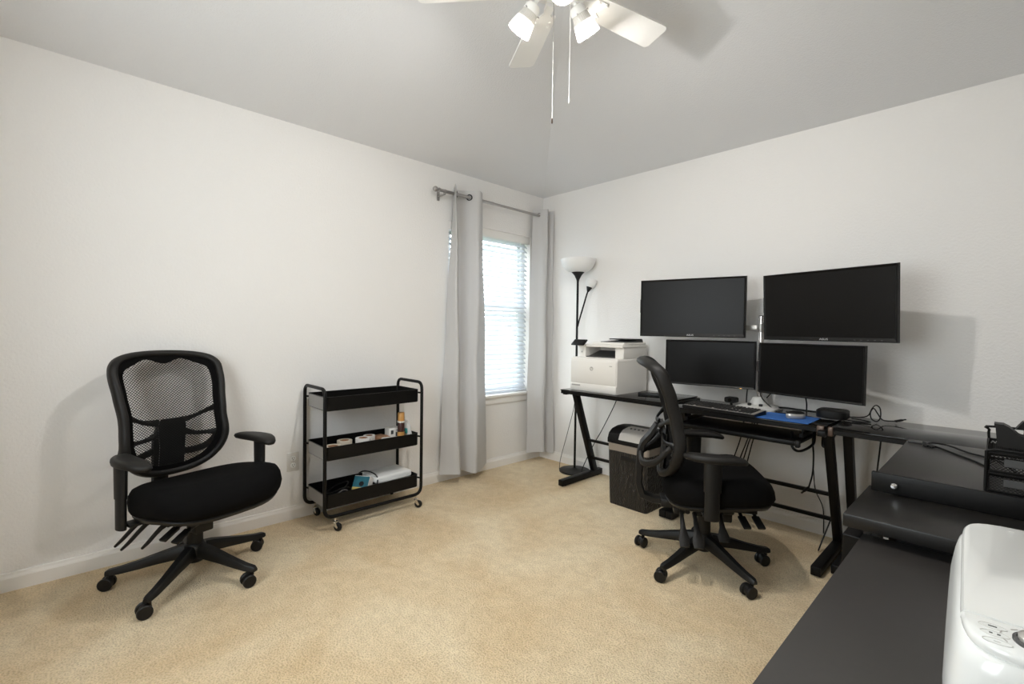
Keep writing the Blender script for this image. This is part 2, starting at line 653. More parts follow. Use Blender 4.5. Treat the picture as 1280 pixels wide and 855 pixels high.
B().box(0.0, 0.016, WY0 - 0.03, WY1 + 0.03, WZ0 - 0.062, WZ0 - 0.004, bev=0.004).build('apron', M_TRIM, win)

# horizontal blind in the window recess
bl = thing('window_blind', 'white horizontal slat blind lowered inside the bright window', 'blind', (-0.040, (WY0 + WY1) / 2, 0))
bw = (WY1 - WY0) / 2 - 0.012
B().box(-0.026, 0.030, -bw, bw, WZ1 - 0.05, WZ1 - 0.002, bev=0.004).build('headrail', M_SLAT, bl)
B().box(0.031, 0.037, -bw - 0.01, bw + 0.01, WZ1 - 0.068, WZ1 - 0.001, bev=0.002).build('valance', M_TRIM, bl)
B().box(-0.024, 0.024, -bw, bw, WZ0 + 0.026, WZ0 + 0.044, bev=0.004).build('bottom_rail', M_SLAT, bl)
sl = B()
ring = lambda y: [V(0.025 * math.cos(a), y, 0) for a in (0,)]
arc = [(-0.025, -0.0012), (-0.013, 0.0012), (0.0, 0.002), (0.013, 0.0012), (0.025, -0.0012)]
sec = arc + [(x, z - 0.0026) for x, z in arc[::-1]]
sl.prism([(x, z) for x, z in sec], -bw + 0.004, bw - 0.004, axis='y')
nsl = 31
z_first, z_last = WZ0 + 0.075, WZ1 - 0.085
slat0 = None
for k in range(nsl):
    z = z_first + (z_last - z_first) * k / (nsl - 1)
    if slat0 is None:
        slat0 = sl.build('slat', M_SLAT, bl)
        slat0.location = (0, 0, z)
        slat0.rotation_euler = (0, math.radians(42), 0)
    else:
        copy_part(slat0, bl, (0, 0, z), (0, math.radians(42 + random.uniform(-1.5, 1.5)), 0))
for yy in (-bw * 0.62, bw * 0.62):
    B().cyl((0.027, yy, WZ0 + 0.03), (0.027, yy, WZ1 - 0.01), 0.0012, seg=6).cyl((-0.027, yy, WZ0 + 0.03), (-0.027, yy, WZ1 - 0.01), 0.0012, seg=6).build('ladder_cord', M_SLAT, bl)

# outside the window: lawn and a board fence
structure(B().box(-14, -0.13, -9, 9, -0.5, -0.40).build('ground', M_GRASS, smooth=False))
fen = thing('garden_fence', 'pale board fence outside, seen through the slats of the blind', 'fence', (-4.2, 0.6, -0.40))
b0 = None
for k in range(34):
    yy = -2.9 + k * 0.165
    if b0 is None:
        b0 = B().box(-0.012, 0.012, 0, 0.15, 0, 1.85).build('board', M_FENCE, fen, smooth=False)
        b0.location = (0, yy, 0)
    else:
        copy_part(b0, fen, (random.uniform(-0.006, 0.006), yy, 0))
for zz in (0.35, 1.5):
    B().box(-0.06, -0.013, -2.9, 2.7, zz, zz + 0.09).build('rail', M_FENCE, fen, smooth=False)

# ------------------------------------------------------------------ outlet on the left wall
ol = thing('wall_outlet', 'white double power socket plate on the wall left of the rolling cart', 'outlet', (0.0, -2.254, 0.358))
B().box(0.0, 0.006, -0.036, 0.036, -0.058, 0.058, bev=0.003).build('cover_plate', M_OUTLET, ol)
for s in (-1, 1):
    rc = B().lathe([(0.0168, 0), (0.0168, 0.0025), (0.0155, 0.003)], 20, Matrix.Translation((0.0055, 0, s * 0.021)) @ Matrix.Rotation(PI / 2, 4, 'Y')).build('receptacle', M_WHITE, ol)
    sb = B()
    sb.box(0.008, 0.0088, -0.0075, -0.0052, s * 0.021 - 0.001, s * 0.021 + 0.008).box(0.008, 0.0088, 0.0052, 0.0075, s * 0.021 - 0.001, s * 0.021 + 0.008)
    sb.cyl((0.008, 0, s * 0.021 - 0.008), (0.0088, 0, s * 0.021 - 0.008), 0.0026, seg=10)
    sb.build('slot', M_BLACK, rc, smooth=False)
B().cyl((0.006, 0, 0), (0.0072, 0, 0), 0.003, seg=10).build('screw', M_STEEL, ol)

# ------------------------------------------------------------------ curtain rod and curtains
rod = thing('curtain_rod', 'brushed steel curtain rod with a ball finial above the window', 'curtain rod', (0.0, 0.0, 2.237))
B().cyl((0.09, -1.245, 0), (0.09, -0.70, 0), 0.0125, seg=16).build('outer_tube', M_STEEL, rod)
B().cyl((0.09, -0.70, 0), (0.09, -0.012, 0), 0.0100, seg=16).build('inner_tube', M_STEEL, rod)
f = B().lathe([(0.013, -0.012), (0.0165, -0.008), (0.0165, 0.0), (0.010, 0.004), (0.010, 0.010)], 16, Matrix.Translation((0.09, -1.245, 0)) @ Matrix.Rotation(PI / 2, 4, 'X'))
f.ball((0.09, -1.275, 0), 0.021)
f.build('finial', M_STEEL, rod)
for yy in (-1.19, -0.05):
    b = B().box(0.0, 0.005, yy - 0.012, yy + 0.012, -0.055, 0.03, bev=0.002)
    b.box(0.0, 0.094, yy - 0.005, yy + 0.005, -0.026, -0.018)
    b.torus((0.09, yy, -0.004), 0.016, 0.0035, axis=(0, 1, 0), seg=16, s2=6)
    b.build('bracket', M_STEEL, rod)


def curtain(top, bot, label, z0, z1, rings):
    t = thing('window_curtain', label, 'curtain', (0, 0, 0), group=None)
    ta = spline(top, 7)
    ba = spline(bot, 7)
    rows = 60
    b = B()
    grid = []
    for j in range(rows + 1):
        v = j / rows
        z = z1 + (z0 - z1) * v
        e = v ** 0.85
        row = []
        n = len(ta)
        for i in range(n):
            p = ta[i].lerp(ba[i], e)
            u = i / (n - 1)
            # packing creases left by the folded cloth and a few soft diagonals
            cr = sum(0.006 * math.exp(-((z - zc) / 0.012) ** 2) for zc in (0.27, 0.62, 1.02, 1.42, 1.86))
            sw = 0.006 * math.sin(9 * u + 4.5 * z) * v
            row.append(V(p.x + cr + sw, p.y + 0.004 * math.sin(7 * z + 5 * u), z + 0.012 * math.sin(6.5 * u) * v))
        grid.append(row)
    b.loft(grid, closed_ring=False, cap0=False, cap1=False)
    # back face 2.5 mm behind makes the cloth a solid sheet
    back = []
    for j in range(rows + 1):
        row = []
        for i in range(len(ta)):
            a = grid[j][min(i + 1, len(ta) - 1)] - grid[j][max(i - 1, 0)]
            nrm = V(-a.y, a.x, 0).normalized()
            row.append(grid[j][i] + nrm * 0.0025)
        back.append(row)
    b.loft(back, closed_ring=False, cap0=False, cap1=False)
    for j0 in (0, rows):
        b.loft([grid[j0], back[j0]], closed_ring=False, cap0=False, cap1=False)
    for i0 in (0, -1):
        b.loft([[r[i0] for r in grid], [r[i0] for r in back]], closed_ring=False, cap0=False, cap1=False)
    bmesh.ops.remove_doubles(b.bm, verts=b.bm.verts, dist=1e-5)
    b.build('cloth', M_CURTAIN, t, angle=75)
    hem = B()
    for gx, gy, ax in rings:
        B().torus((gx, gy, 2.237), 0.021, 0.005, axis=ax, seg=24, s2=8).build('grommet', M_BLACKMET, t)
    return t


curtain([(.045, -1.072), (.100, -1.105), (.155, -1.137), (.100, -1.085), (.038, -1.035), (.055, -.985), (.100, -.945), (.140, -.897), (.118, -.855), (.085, -.822), (.050, -.797)],
        [(.060, -1.200), (.115, -1.160), (.178, -1.100), (.130, -1.045), (.070, -1.005), (.085, -.985), (.130, -.962), (.182, -.935), (.150, -.870), (.105, -.790), (.055, -.712)],
        'pale grey curtain at the left side of the window, beside the rolling cart', 0.075, 2.292,
        [(.09, -1.080, (1, 1.0, 0)), (.09, -.955, (-1, 1.1, 0)), (.09, -.828, (1, 0.9, 0))])
curtain([(.045, -.188), (.085, -.150), (.125, -.122), (.155, -.100), (.120, -.072), (.085, -.056), (.120, -.038), (.152, -.024)],
        [(.065, -.255), (.120, -.195), (.180, -.138), (.135, -.092), (.110, -.066), (.160, -.045), (.205, -.034), (.165, -.020)],
        'pale grey curtain at the right side of the window, in the room corner', 0.085, 2.292,
        [(.09, -.146, (-1, 1.3, 0)), (.09, -.056, (1, 1.0, 0))])

# ------------------------------------------------------------------ ceiling fan
FX, FY, FZ = 1.815, -1.898, 2.50
fan = thing('ceiling_fan', 'white five-bladed ceiling fan with lit glass shades and pull chains', 'ceiling fan', (FX, FY, FZ))
zc = H + SL * TI - FZ
B().lathe([(0.070, zc), (0.068, zc - 0.02), (0.045, zc - 0.055), (0.018, zc - 0.065)], 28).build('canopy', M_FANWHITE, fan)
B().cyl((0, 0, 0.12), (0, 0, zc - 0.06), 0.013, seg=14).build('downrod', M_FANWHITE, fan)
B().lathe([(0.02, 0.135), (0.075, 0.125), (0.105, 0.095), (0.112, 0.060), (0.108, 0.022), (0.085, 0.012), (0.050, 0.010)], 32).build('motor_housing', M_FANWHITE, fan)
B().lathe([(0.045, 0.012), (0.060, 0.0), (0.060, -0.002), (0.050, -0.010), (0.022, -0.014), (0.008, -0.015)], 28).build('switch_housing', M_FANWHITE, fan)
bb = B()
outl = []
wA, wB, r0, r1 = 0.052, 0.064, 0.165, 0.556
outl += [(r0, -wA), (r0 + 0.20, -0.060)]
for k in range(9):
    a = -PI / 2 + PI * k / 8
    outl.append((r1 - 0.022 + 0.022 * math.cos(a), (wB - 0.022) * (1 if a > 0 else -1) + 0.022 * math.sin(a)))
outl += [(r0 + 0.20, 0.060), (r0, wA)]
bb.prism(outl, -0.0035, 0.0035)
bb.bm.transform(Matrix.Translation((0, 0, 0.012)) @ Matrix.Rotation(math.radians(-11), 4, 'X'))
blade0 = None
for k in range(5):
    a = math.radians(150 + 72 * k)
    if blade0 is None:
        blade0 = bb.build('blade', M_FANWHITE, fan, angle=30)
        blade0.rotation_euler = (0, 0, a)
        ir = B()
        ir.prism([(0.085, -0.016), (0.135, -0.014), (0.175, -0.040), (0.225, -0.040), (0.235, -0.028), (0.205, -0.012), (0.205, 0.012), (0.235, 0.028), (0.225, 0.040), (0.175, 0.040), (0.135, 0.014), (0.085, 0.016)], -0.009, -0.004)
        ir.bm.transform(Matrix.Translation((0, 0, 0.012)) @ Matrix.Rotation(math.radians(-11), 4, 'X'))
        ir.box(0.07, 0.12, -0.016, 0.016, -0.007, 0.014)
        for sx, sy in ((0.19, -0.032), (0.19, 0.032), (0.222, -0.034), (0.222, 0.034)):
            ir.cyl((sx, sy, -0.001 - sy * 0.19), (sx, sy, 0.005 - sy * 0.19), 0.005, seg=8)
        iron0 = ir.build('blade_iron', M_FANWHITE, blade0, angle=30)
    else:
        bl_ = copy_part(blade0, fan, (0, 0, 0), (0, 0, a))
        copy_part(iron0, bl_)
# light kit: three arms, sockets, glass shades and bulbs
for ang in (199, 79, 319):
    a = math.radians(ang)
    tilt = math.radians(38)
    d = V(math.cos(a) * math.sin(tilt), math.sin(a) * math.sin(tilt), -math.cos(tilt))
    base = V(math.cos(a) * 0.085, math.sin(a) * 0.085, -0.006)
    arm = B().tube(spline([(math.cos(a) * 0.04, math.sin(a) * 0.04, -0.004), (math.cos(a) * 0.065, math.sin(a) * 0.065, -0.002), tuple(base), tuple(base + d * 0.02)], 4), 0.008, 8)
    armo = arm.build('lamp_arm', M_FANWHITE, fan)
    q = Matrix.Translation(base + d * 0.012) @ d.to_track_quat('Z', 'Y').to_matrix().to_4x4()
    B().lathe([(0.012, 0), (0.024, 0.004), (0.031, 0.016), (0.033, 0.034)], 24, q).build('socket', M_FANWHITE, armo)
    sg = B()
    rings = []
    pr = [(0.0295, 0.028), (0.033, 0.045), (0.0375, 0.066), (0.043, 0.092), (0.0485, 0.116)]
    def rib(r, z, k, n):
        rr = r + (0.0008 if k % 2 else -0.0008)
        return q @ V(rr * math.cos(2 * PI * k / n), rr * math.sin(2 * PI * k / n), z)
    N = 56
    for nm, part_, m_ in (('shade_upper_dim', pr[:3], M_SHADE_DIM), ('glass_shade', pr[2:], M_SHADE)):  # one shade in two pieces: painted dim above, glowing below
        sg = B()
        rings = [[rib(r, z, k, N) for k in range(N)] for r, z in part_]
        rings += [[q @ V((r - 0.004) * math.cos(2 * PI * k / N), (r - 0.004) * math.sin(2 * PI * k / N), z) for k in range(N)] for r, z in part_[::-1]]
        sg.loft(rings, cap0=False, cap1=False, loop=True)
        sg.build(nm, m_, armo)
    B().torus(q @ V(0, 0, 0.116), 0.0465, 0.0024, axis=d, seg=40, s2=6).build('shade_rim', M_SHADE, armo)
    B().lathe([(0.012, 0.034), (0.015, 0.045), (0.025, 0.058), (0.0275, 0.066), (0.024, 0.077), (0.012, 0.083), (0.003, 0.084)], 18, q).build('bulb', M_BULB, armo)
    for s in (0, 2.1, 4.2):
        p = q @ V(0.030 * math.cos(s), 0.030 * math.sin(s), 0.032)
        p2 = q @ V(0.041 * math.cos(s), 0.041 * math.sin(s), 0.032)
        B().cyl(p, p2, 0.0022, seg=8).build('thumb_screw', M_STEEL, armo)
    L = bpy.data.lights.new('bulb_light', 'POINT')
    L.energy = BULB_WATTS
    L.color = BULB_COLOR
    L.shadow_soft_size = 0.028
    lo_ = bpy.data.objects.new('bulb_light', L)
    C.objects.link(lo_)
    lo_.parent = fan
    lo_.location = q @ V(0, 0, 0.088)
for (cx, cy, zt, z0, z1, fob) in ((-0.010, -0.006, -0.012, -0.185, -0.480, 0.012), (0.038, 0.036, -0.004, -0.004, -0.405, 0.010)):
    pc = B().cyl((cx, cy, zt), (cx, cy, z0 - 0.002), 0.0016, seg=6).build('pull_chain', M_STEEL if z0 < zt else M_FANWHITE, fan)
    B().cyl((cx, cy, z0), (cx, cy, z1), 0.0013, seg=6).build('pull_cord', M_FANWHITE, fan)
    B().lathe([(0.0012, 0.022), (0.003, 0.016), (0.0034, 0.004), (0.001, 0)], 10, Matrix.Translation((cx, cy, z1 - 0.02))).build('pull_fob', M_EDGE if z1 < -0.45 else M_FANWHITE, fan)

# ------------------------------------------------------------------ torchiere floor lamp in the corner
lp = thing('floor_lamp', 'black floor lamp with white bowl and small side reading light in corner', 'floor lamp', (0.535, -0.135, 0))
B().lathe([(0.128, 0), (0.130, 0.006), (0.128, 0.016), (0.110, 0.022), (0.030, 0.026), (0.014, 0.034)], 40).build('base', M_BLACK, lp)
B().cyl((0, 0, 0.03), (0, 0, 1.63), 0.0095, seg=12).build('pole', M_BLACKMET, lp)
B().lathe([(0.010, 1.615), (0.013, 1.630), (0.030, 1.665), (0.054, 1.692), (0.050, 1.697)], 28).build('cup', M_BLACK, lp)
bo = B()
pr = [(0.045, 1.690), (0.085, 1.700), (0.115, 1.722), (0.134, 1.750), (0.144, 1.782), (0.147, 1.800), (0.143, 1.800), (0.130, 1.755), (0.112, 1.728), (0.083, 1.706), (0.02, 1.698)]
bo.lathe(pr, 40, cap0=True, cap1=True)
bo.build('lamp_bowl', M_LAMPSHADE, lp)
arm_pts = spline([(0.004, 0.004, 1.235), (0.010, 0.012, 1.28), (0.025, 0.028, 1.36), (0.050, 0.058, 1.500), (0.058, 0.066, 1.535)], 5)
arm = B().tube(arm_pts, 0.0065, 8).build('reading_arm', M_BLACKMET, lp)
qd = V(0.20, 0.24, 0.95).normalized()
q = Matrix.Translation((0.057, 0.065, 1.530)) @ qd.to_track_quat('Z', 'Y').to_matrix().to_4x4()
B().lathe([(0.008, 0), (0.014, 0.012), (0.026, 0.040), (0.022, 0.042)], 20, q).build('reading_cup', M_BLACK, arm)
B().lathe([(0.020, 0.036), (0.038, 0.052), (0.045, 0.075), (0.045, 0.098), (0.040, 0.110), (0.036, 0.108), (0.01, 0.05)], 24, q).build('reading_shade', M_LAMPSHADE, arm)
B().tube(spline([(0.008, -0.008, 1.22), (0.016, -0.014, 1.10), (0.011, -0.010, 0.95), (0.0, -0.013, 0.60), (-0.03, -0.06, 0.35), (-0.07, -0.10, 0.12), (-0.08, -0.105, 0.020)], 8), 0.0025, 6).build('lamp_cord', M_BLACK, lp)

# ------------------------------------------------------------------ three-tier rolling cart
def rounded_path(pts, r, n=5):
    """closed polyline with rounded corners"""
    out = []
    m = len(pts)
    for i in range(m):
        a, b, c = Vector(pts[i - 1]), Vector(pts[i]), Vector(pts[(i + 1) % m])
        rr = r[i] if isinstance(r, (list, tuple)) else r
        p = b + (a - b).normalized() * rr
        q_ = b + (c - b).normalized() * rr
        for k in range(n + 1):
            t = k / n
            out.append((p * (1 - t) ** 2 + b * 2 * t * (1 - t) + q_ * t * t))
    return out


CX, CY = 0.19, -1.868
cart = thing('rolling_cart', 'black metal three-tier rolling cart against the left wall', 'cart', (CX, CY, 0))
hx, hy = 0.156, 0.326
lop = [(hx, -hy, 0.086), (hx, -hy, 0.838), (-hx, -hy, 0.838), (-hx, -hy, 0.086), (-hx, hy, 0.086), (-hx, hy, 0.838), (hx, hy, 0.838), (hx, hy, 0.086)]
path = rounded_path(lop, [0.055, 0.05, 0.05, 0.055, 0.055, 0.05, 0.05, 0.055], 6)
B().tube(path, 0.0105, 10, closed=True).build('frame', M_BLACKMET, cart)


def rrect(x0, x1, y0, y1, r, z, n=4):
    pts = []
    for cx, cy, a0 in ((x1 - r, y1 - r, 0), (x0 + r, y1 - r, 90), (x0 + r, y0 + r, 180), (x1 - r, y0 + r, 270)):
        for k in range(n + 1):
            a = math.radians(a0 + 90 * k / n)
            pts.append(V(cx + r * math.cos(a), cy + r * math.sin(a), z))
    return pts


tx, ty = 0.140, 0.315
for z0, z1 in ((0.130, 0.212), (0.413, 0.493), (0.706, 0.788)):
    t = B()
    rg = [rrect(-tx + 0.004, tx - 0.004, -ty + 0.004, ty - 0.004, 0.018, z0), rrect(-tx, tx, -ty, ty, 0.020, z0 + 0.004), rrect(-tx, tx, -ty, ty, 0.020, z1),
          rrect(-tx - 0.002, tx + 0.002, -ty - 0.002, ty + 0.002, 0.022, z1 + 0.002), rrect(-tx + 0.003, tx - 0.003, -ty + 0.003, ty - 0.003, 0.018, z1 + 0.002), rrect(-tx + 0.003, tx - 0.003, -ty + 0.003, ty - 0.003, 0.018, z0 + 0.003)]
    t.loft(rg, cap0=True, cap1=True)
    to = t.build('tray', M_BLACKMET, cart)
    for s in (-1, 1):
        B().box(-tx + 0.022, tx - 0.022, s * ty, s * (ty + 0.002), z0 + 0.006, z1 - 0.002).build('end_sheen_panel', M_END_SHEEN, to, smooth=False, label='end face of the tray, reflected light painted in as grey')
    for sx in (-1, 1):
        for sy in (-1, 1):
            B().cyl((sx * (tx - 0.01), sy * (ty - 0.002), z1 - 0.02), (sx * (hx - 0.002), sy * (hy - 0.004), z1 - 0.02), 0.006, seg=8).build('tray_bolt', M_BLACKMET, to)


def cart_caster():
    b = B()
    b.cyl((0, 0, 0.052), (0, 0, 0.080), 0.006, seg=10)
    b.lathe([(0.014, 0.050), (0.014, 0.058), (0.010, 0.060)], 16)
    b.prism([(-0.006, 0.052), (0.012, 0.052), (0.026, 0.024), (0.018, 0.018), (0.004, 0.030)], -0.014, -0.012, axis='y')
    b.prism([(-0.006, 0.052), (0.012, 0.052), (0.026, 0.024), (0.018, 0.018), (0.004, 0.030)], 0.012, 0.014, axis='y')
    o = b.build('caster', M_CHROME, cart)
    w = B().lathe([(0.016, -0.010), (0.022, -0.009), (0.0245, -0.005), (0.0245, 0.005), (0.022, 0.009), (0.016, 0.010)], 22, Matrix.Translation((0.018, 0, 0.0245)) @ Matrix.Rotation(PI / 2, 4, 'X')).build('wheel', M_BLACK, o)
    return o


k0 = None
for sx, sy, rz in ((hx, -0.262, 30), (hx, 0.285, 50), (-hx, -0.262, 20), (-hx, 0.285, 160)):
    if k0 is None:
        k0 = cart_caster()
        k0.location = (sx, sy, 0)
        k0.rotation_euler = (0, 0, math.radians(rz))
    else:
        n_ = copy_part(k0, cart, (sx, sy, 0), (0, 0, math.radians(rz)))
        copy_part(k0.children[0], n_)

# things in the middle tray (floor of the tray at z = 0.416)
ZT = 0.4165


def tape(x, y, r, h, z, label, m):
    t = thing('tape_roll', label, 'tape', (x, y, z), group='rolls of tape in the middle tray')
    rr = B()
    rr.lathe([(r * 0.60, 0.0), (r, 0.0), (r, h), (r * 0.60, h), (r * 0.60, 0.0)], 28, cap0=False, cap1=False)
    rr.build('tape_winding', m, t)
    B().lathe([(r * 0.54, 0.001), (r * 0.598, 0.001), (r * 0.598, h - 0.001), (r * 0.54, h - 0.001), (r * 0.54, 0.001)], 28, cap0=False, cap1=False).build('core', M_CARD, t)


tape(0.235, -2.100, 0.052, 0.060, ZT, 'flat pale tape roll at the outlet end of the middle tray', M_TAPE)
tape(0.175, -2.000, 0.046, 0.070, ZT, 'tan masking tape roll, second from the outlet end of the tray', M_TAPE)
tape(0.235, -1.905, 0.047, 0.082, ZT, 'white tape roll, tallest and third along the middle tray', M_TAPEW)
tape(0.165, -1.828, 0.038, 0.074, ZT, 'small white tape roll between the tall roll and the brown card', M_TAPEW)
tag(B().box(-0.05, 0.05, -0.045, 0.045, 0, 0.058, bev=0.002).build('cardboard_pack', M_CARD), 'small brown cardboard pack lying beyond the tape rolls', 'box').matrix_world = Matrix.Translation((0.16, -1.745, ZT)) @ Matrix.Rotation(0.2, 4, 'Z')
tag(B().box(-0.035, 0.035, -0.045, 0.045, 0, 0.062, bev=0.006).build('paper_packet', M_PAPER), 'flat pale paper packet in front of the brown cardboard pack', 'packet').matrix_world = Matrix.Translation((0.265, -1.735, ZT)) @ Matrix.Rotation(-0.15, 4, 'Z')
bx = thing('small_carton', 'small white carton with dark print next to the brown bottle', 'box', (0.165, -1.655, ZT), -0.12)
B().box(-0.04, 0.04, -0.042, 0.042, 0, 0.105, bev=0.002).build('carton', M_PAPER, bx)
for (ya, yb, za, zb) in ((-0.030, -0.012, 0.066, 0.092), (0.004, 0.026, 0.050, 0.078), (-0.034, -0.02, 0.03, 0.05), (0.010, 0.034, 0.088, 0.094)):
    B().box(0.0401, 0.0408, ya, yb, za, zb).build('print_mark', M_DARKGREY, bx, smooth=False)
bt = thing('spray_bottle', 'brown bottle with amber cap and label standing in the cart', 'bottle', (0.248, -1.640, ZT))
B().lathe([(0.022, 0), (0.0235, 0.004), (0.0235, 0.150), (0.021, 0.156), (0.018, 0.158)], 24).build('bottle_body', M_BROWN, bt)
B().lathe([(0.0242, 0.020), (0.0242, 0.088)], 24, cap0=False, cap1=False).build('label_band', M_AMBER, bt, label='amber label around the lower half')
B().lathe([(0.0225, 0.158), (0.0225, 0.166), (0.022, 0.212), (0.020, 0.216)], 24).build('cap', M_AMBER, bt, label='amber cap')
B().lathe([(0.0245, 0.150), (0.0245, 0.160)], 24).build('neck_band', M_PAPER, bt, label='white band under the cap')
bg2 = thing('plastic_bag', 'clear white bag with a teal mark beside the brown bottle', 'bag', (0.212, -1.588, ZT), 0.35)
pts = []
bag = B()
rg = []
for z, sc in ((0, 0.9), (0.02, 1.0), (0.06, 1.02), (0.10, 0.9), (0.135, 0.55), (0.150, 0.25)):
    rg.append([V(0.055 * sc * math.cos(a) * (1 + 0.12 * math.sin(5 * a + z * 40)), 0.026 * sc * math.sin(a) * (1 + 0.15 * math.cos(3 * a + z * 30)), z + 0.008 * math.sin(4 * a) * (z > 0.01)) for a in [2 * PI * k / 24 for k in range(24)]])
bag.loft(rg)
bag.build('bag_body', M_GREYW, bg2)
B().box(0.012, 0.040, -0.0300, -0.022, 0.070, 0.104, bev=0.001).build('teal_mark', M_TEAL2, bg2)

# things in the bottom tray (floor of the tray at z = 0.1335)
ZB = 0.1335
tag(B().box(-0.10, 0.10, -0.13, 0.13, 0, 0.028, bev=0.003).build('paper_stack', M_PAPER), 'stack of white papers under the white plastic case', 'paper').matrix_world = Matrix.Translation((0.195, -1.695, ZB)) @ Matrix.Rotation(0.05, 4, 'Z')
tag(B().box(-0.055, 0.055, -0.11, 0.11, 0, 0.026, bev=0.002).build('folded_manual', M_WHITE), 'thin white booklet jutting out beneath the white plastic case', 'booklet').matrix_world = Matrix.Translation((0.245, -1.675, ZB + 0.0285)) @ Matrix.Rotation(0.10, 4, 'Z')
tag(B().box(-0.05, 0.05, -0.12, 0.12, 0, 0.030, bev=0.003).build('black_adapter_box', M_BLACK), 'black flat box holding up the rear of the white case', 'box').matrix_world = Matrix.Translation((0.125, -1.690, ZB + 0.0285))
wc = tag(B().box(-0.095, 0.095, -0.135, 0.135, 0, 0.042, bev=0.012, seg=3).build('white_case', M_WHITE), 'white plastic case lying on papers in the bottom tray', 'case')
wc.matrix_world = Matrix.Translation((0.180, -1.704, ZB + 0.060)) @ Matrix.Rotation(0.06, 4, 'Z')
pb = thing('printed_box', 'small white box with teal picture, leaning in the bottom tray', 'box', (0.245, -1.925, ZB + 0.020), rot=(math.radians(-34), 0, math.radians(38)))
B().box(-0.052, 0.052, -0.030, 0.030, 0, 0.098, bev=0.002).build('carton', M_PAPER, pb)
B().box(-0.0505, 0.0505, -0.0312, -0.0301, 0.004, 0.094).build('teal_picture', M_TEAL, pb, smooth=False)
B().lathe([(0.016, 0), (0.016, 0.0012)], 16, Matrix.Translation((0.006, -0.0312, 0.046)) @ Matrix.Rotation(PI / 2, 4, 'X')).build('dark_picture_detail', M_BLACK, pb)
B().box(-0.048, 0.012, -0.0322, -0.0313, 0.006, 0.024).build('yellow_picture_band', M_YELLOW, pb, smooth=False)
hd = B().tube(spline([(0.205, -1.930, 0.150), (0.190, -1.925, 0.235), (0.190, -1.890, 0.268), (0.225, -1.842, 0.262), (0.268, -1.822, 0.235), (0.292, -1.838, 0.190), (0.298, -1.860, 0.150)], 6), 0.0045, 6)
tag(hd.build('black_cable', M_BLACK), 'stiff black cable looped over the teal printed box', 'cable')
cb = B()
random.seed(3)
pts = [(0.20, -2.13, ZB + 0.012), (0.27, -2.05, ZB + 0.06), (0.26, -1.96, ZB + 0.098), (0.20, -1.93, ZB + 0.095), (0.13, -1.99, ZB + 0.06), (0.14, -2.08, ZB + 0.03), (0.22, -2.09, ZB + 0.05), (0.285, -2.02, ZB + 0.088), (0.27, -1.95, ZB + 0.075), (0.22, -1.97, ZB + 0.02)]
pts = [(x, -2.14 + (y + 2.14) * 0.68, z) for x, y, z in pts]
cb.tube(spline(pts, 8), 0.004, 6)
tag(cb.build('power_cable', M_BLACK_SOFT), 'coiled black power cord at the outlet end of the bottom tray', 'cable')
cb = B().tube(spline([(0.24, -2.15, ZB + 0.03), (0.290, -2.11, ZB + 0.055), (0.298, -2.06, ZB + 0.080), (0.290, -2.02, ZB + 0.055), (0.25, -2.02, ZB + 0.006)], 8), 0.0028, 6)
tag(cb.build('data_cable', mat('grey_cable', (0.16, 0.15, 0.145), 0.5)), 'thin grey cable beside the coiled power cord in the bottom tray', 'cable')

# ------------------------------------------------------------------ office chairs
def interp(tab, x):
    if x <= tab[0][0]:
        return tab[0][1]
    for (a, va), (b, vb) in zip(tab, tab[1:]):
        if x <= b:
            t = (x - a) / (b - a)
            t = t * t * (3 - 2 * t) * 0.5 + t * 0.5
            return va + (vb - va) * t
    return tab[-1][1]


BACK_X = [(0.44, -0.215), (0.53, -0.198), (0.65, -0.188), (0.76, -0.205), (0.87, -0.238), (0.98, -0.280), (1.07, -0.325)]


def zz_(z):
    return 1.052 - (1.052 - z) * 1.18


def back_pt(y, z, off=0.0):
    return V(interp(BACK_X, z) + 0.055 * (y / 0.24) ** 2 + off, y, z)


half = [(0.0, 1.052), (0.08, 1.050), (0.15, 1.042), (0.200, 1.026), (0.227, 0.995), (0.232, 0.945), (0.226, 0.87), (0.219, 0.80), (0.216, 0.735), (0.220, 0.670), (0.216, 0.610), (0.193, 0.555), (0.150, 0.510), (0.085, 0.480)]
outline = half + [(0.0, 0.472)] + [(-y, z) for y, z in half[:0:-1]]
OUT = [(p.x, p.y) for p in spline([(y, z, 0) for y, z in outline], 4, closed=True)]


def inner_pt(y, z, k=0.835):
    iy, iz = y * k, 0.765 + (z - 0.765) * (k + 0.045)
    if z > 0.97:     # wavy top edge of the netting
        iz += -0.014 * math.cos(PI * iy / 0.085) * max(0, 1 - (iy / 0.2) ** 2) * min(1, (z - 0.97) / 0.05)
    return iy, iz


INN = [inner_pt(y, z) for y, z in OUT]

_mesh_cache = {}


def leg_mesh():
    b = B()
    rg = []
    for x, z, wd, h in ((0.030, 0.128, 0.056, 0.060), (0.080, 0.124, 0.054, 0.054), (0.150, 0.110, 0.048, 0.044), (0.230, 0.092, 0.042, 0.034), (0.290, 0.081, 0.038, 0.028), (0.332, 0.077, 0.034, 0.024), (0.344, 0.074, 0.020, 0.016)):
        rg.append([V(x, wd / 2 * cy, z + h / 2 * cz) for cy, cz in ((-1, -0.8), (-0.9, -1), (0.9, -1), (1, -0.8), (0.92, 0.3), (0.55, 1), (-0.55, 1), (-0.92, 0.3))])
    return b.loft(rg)


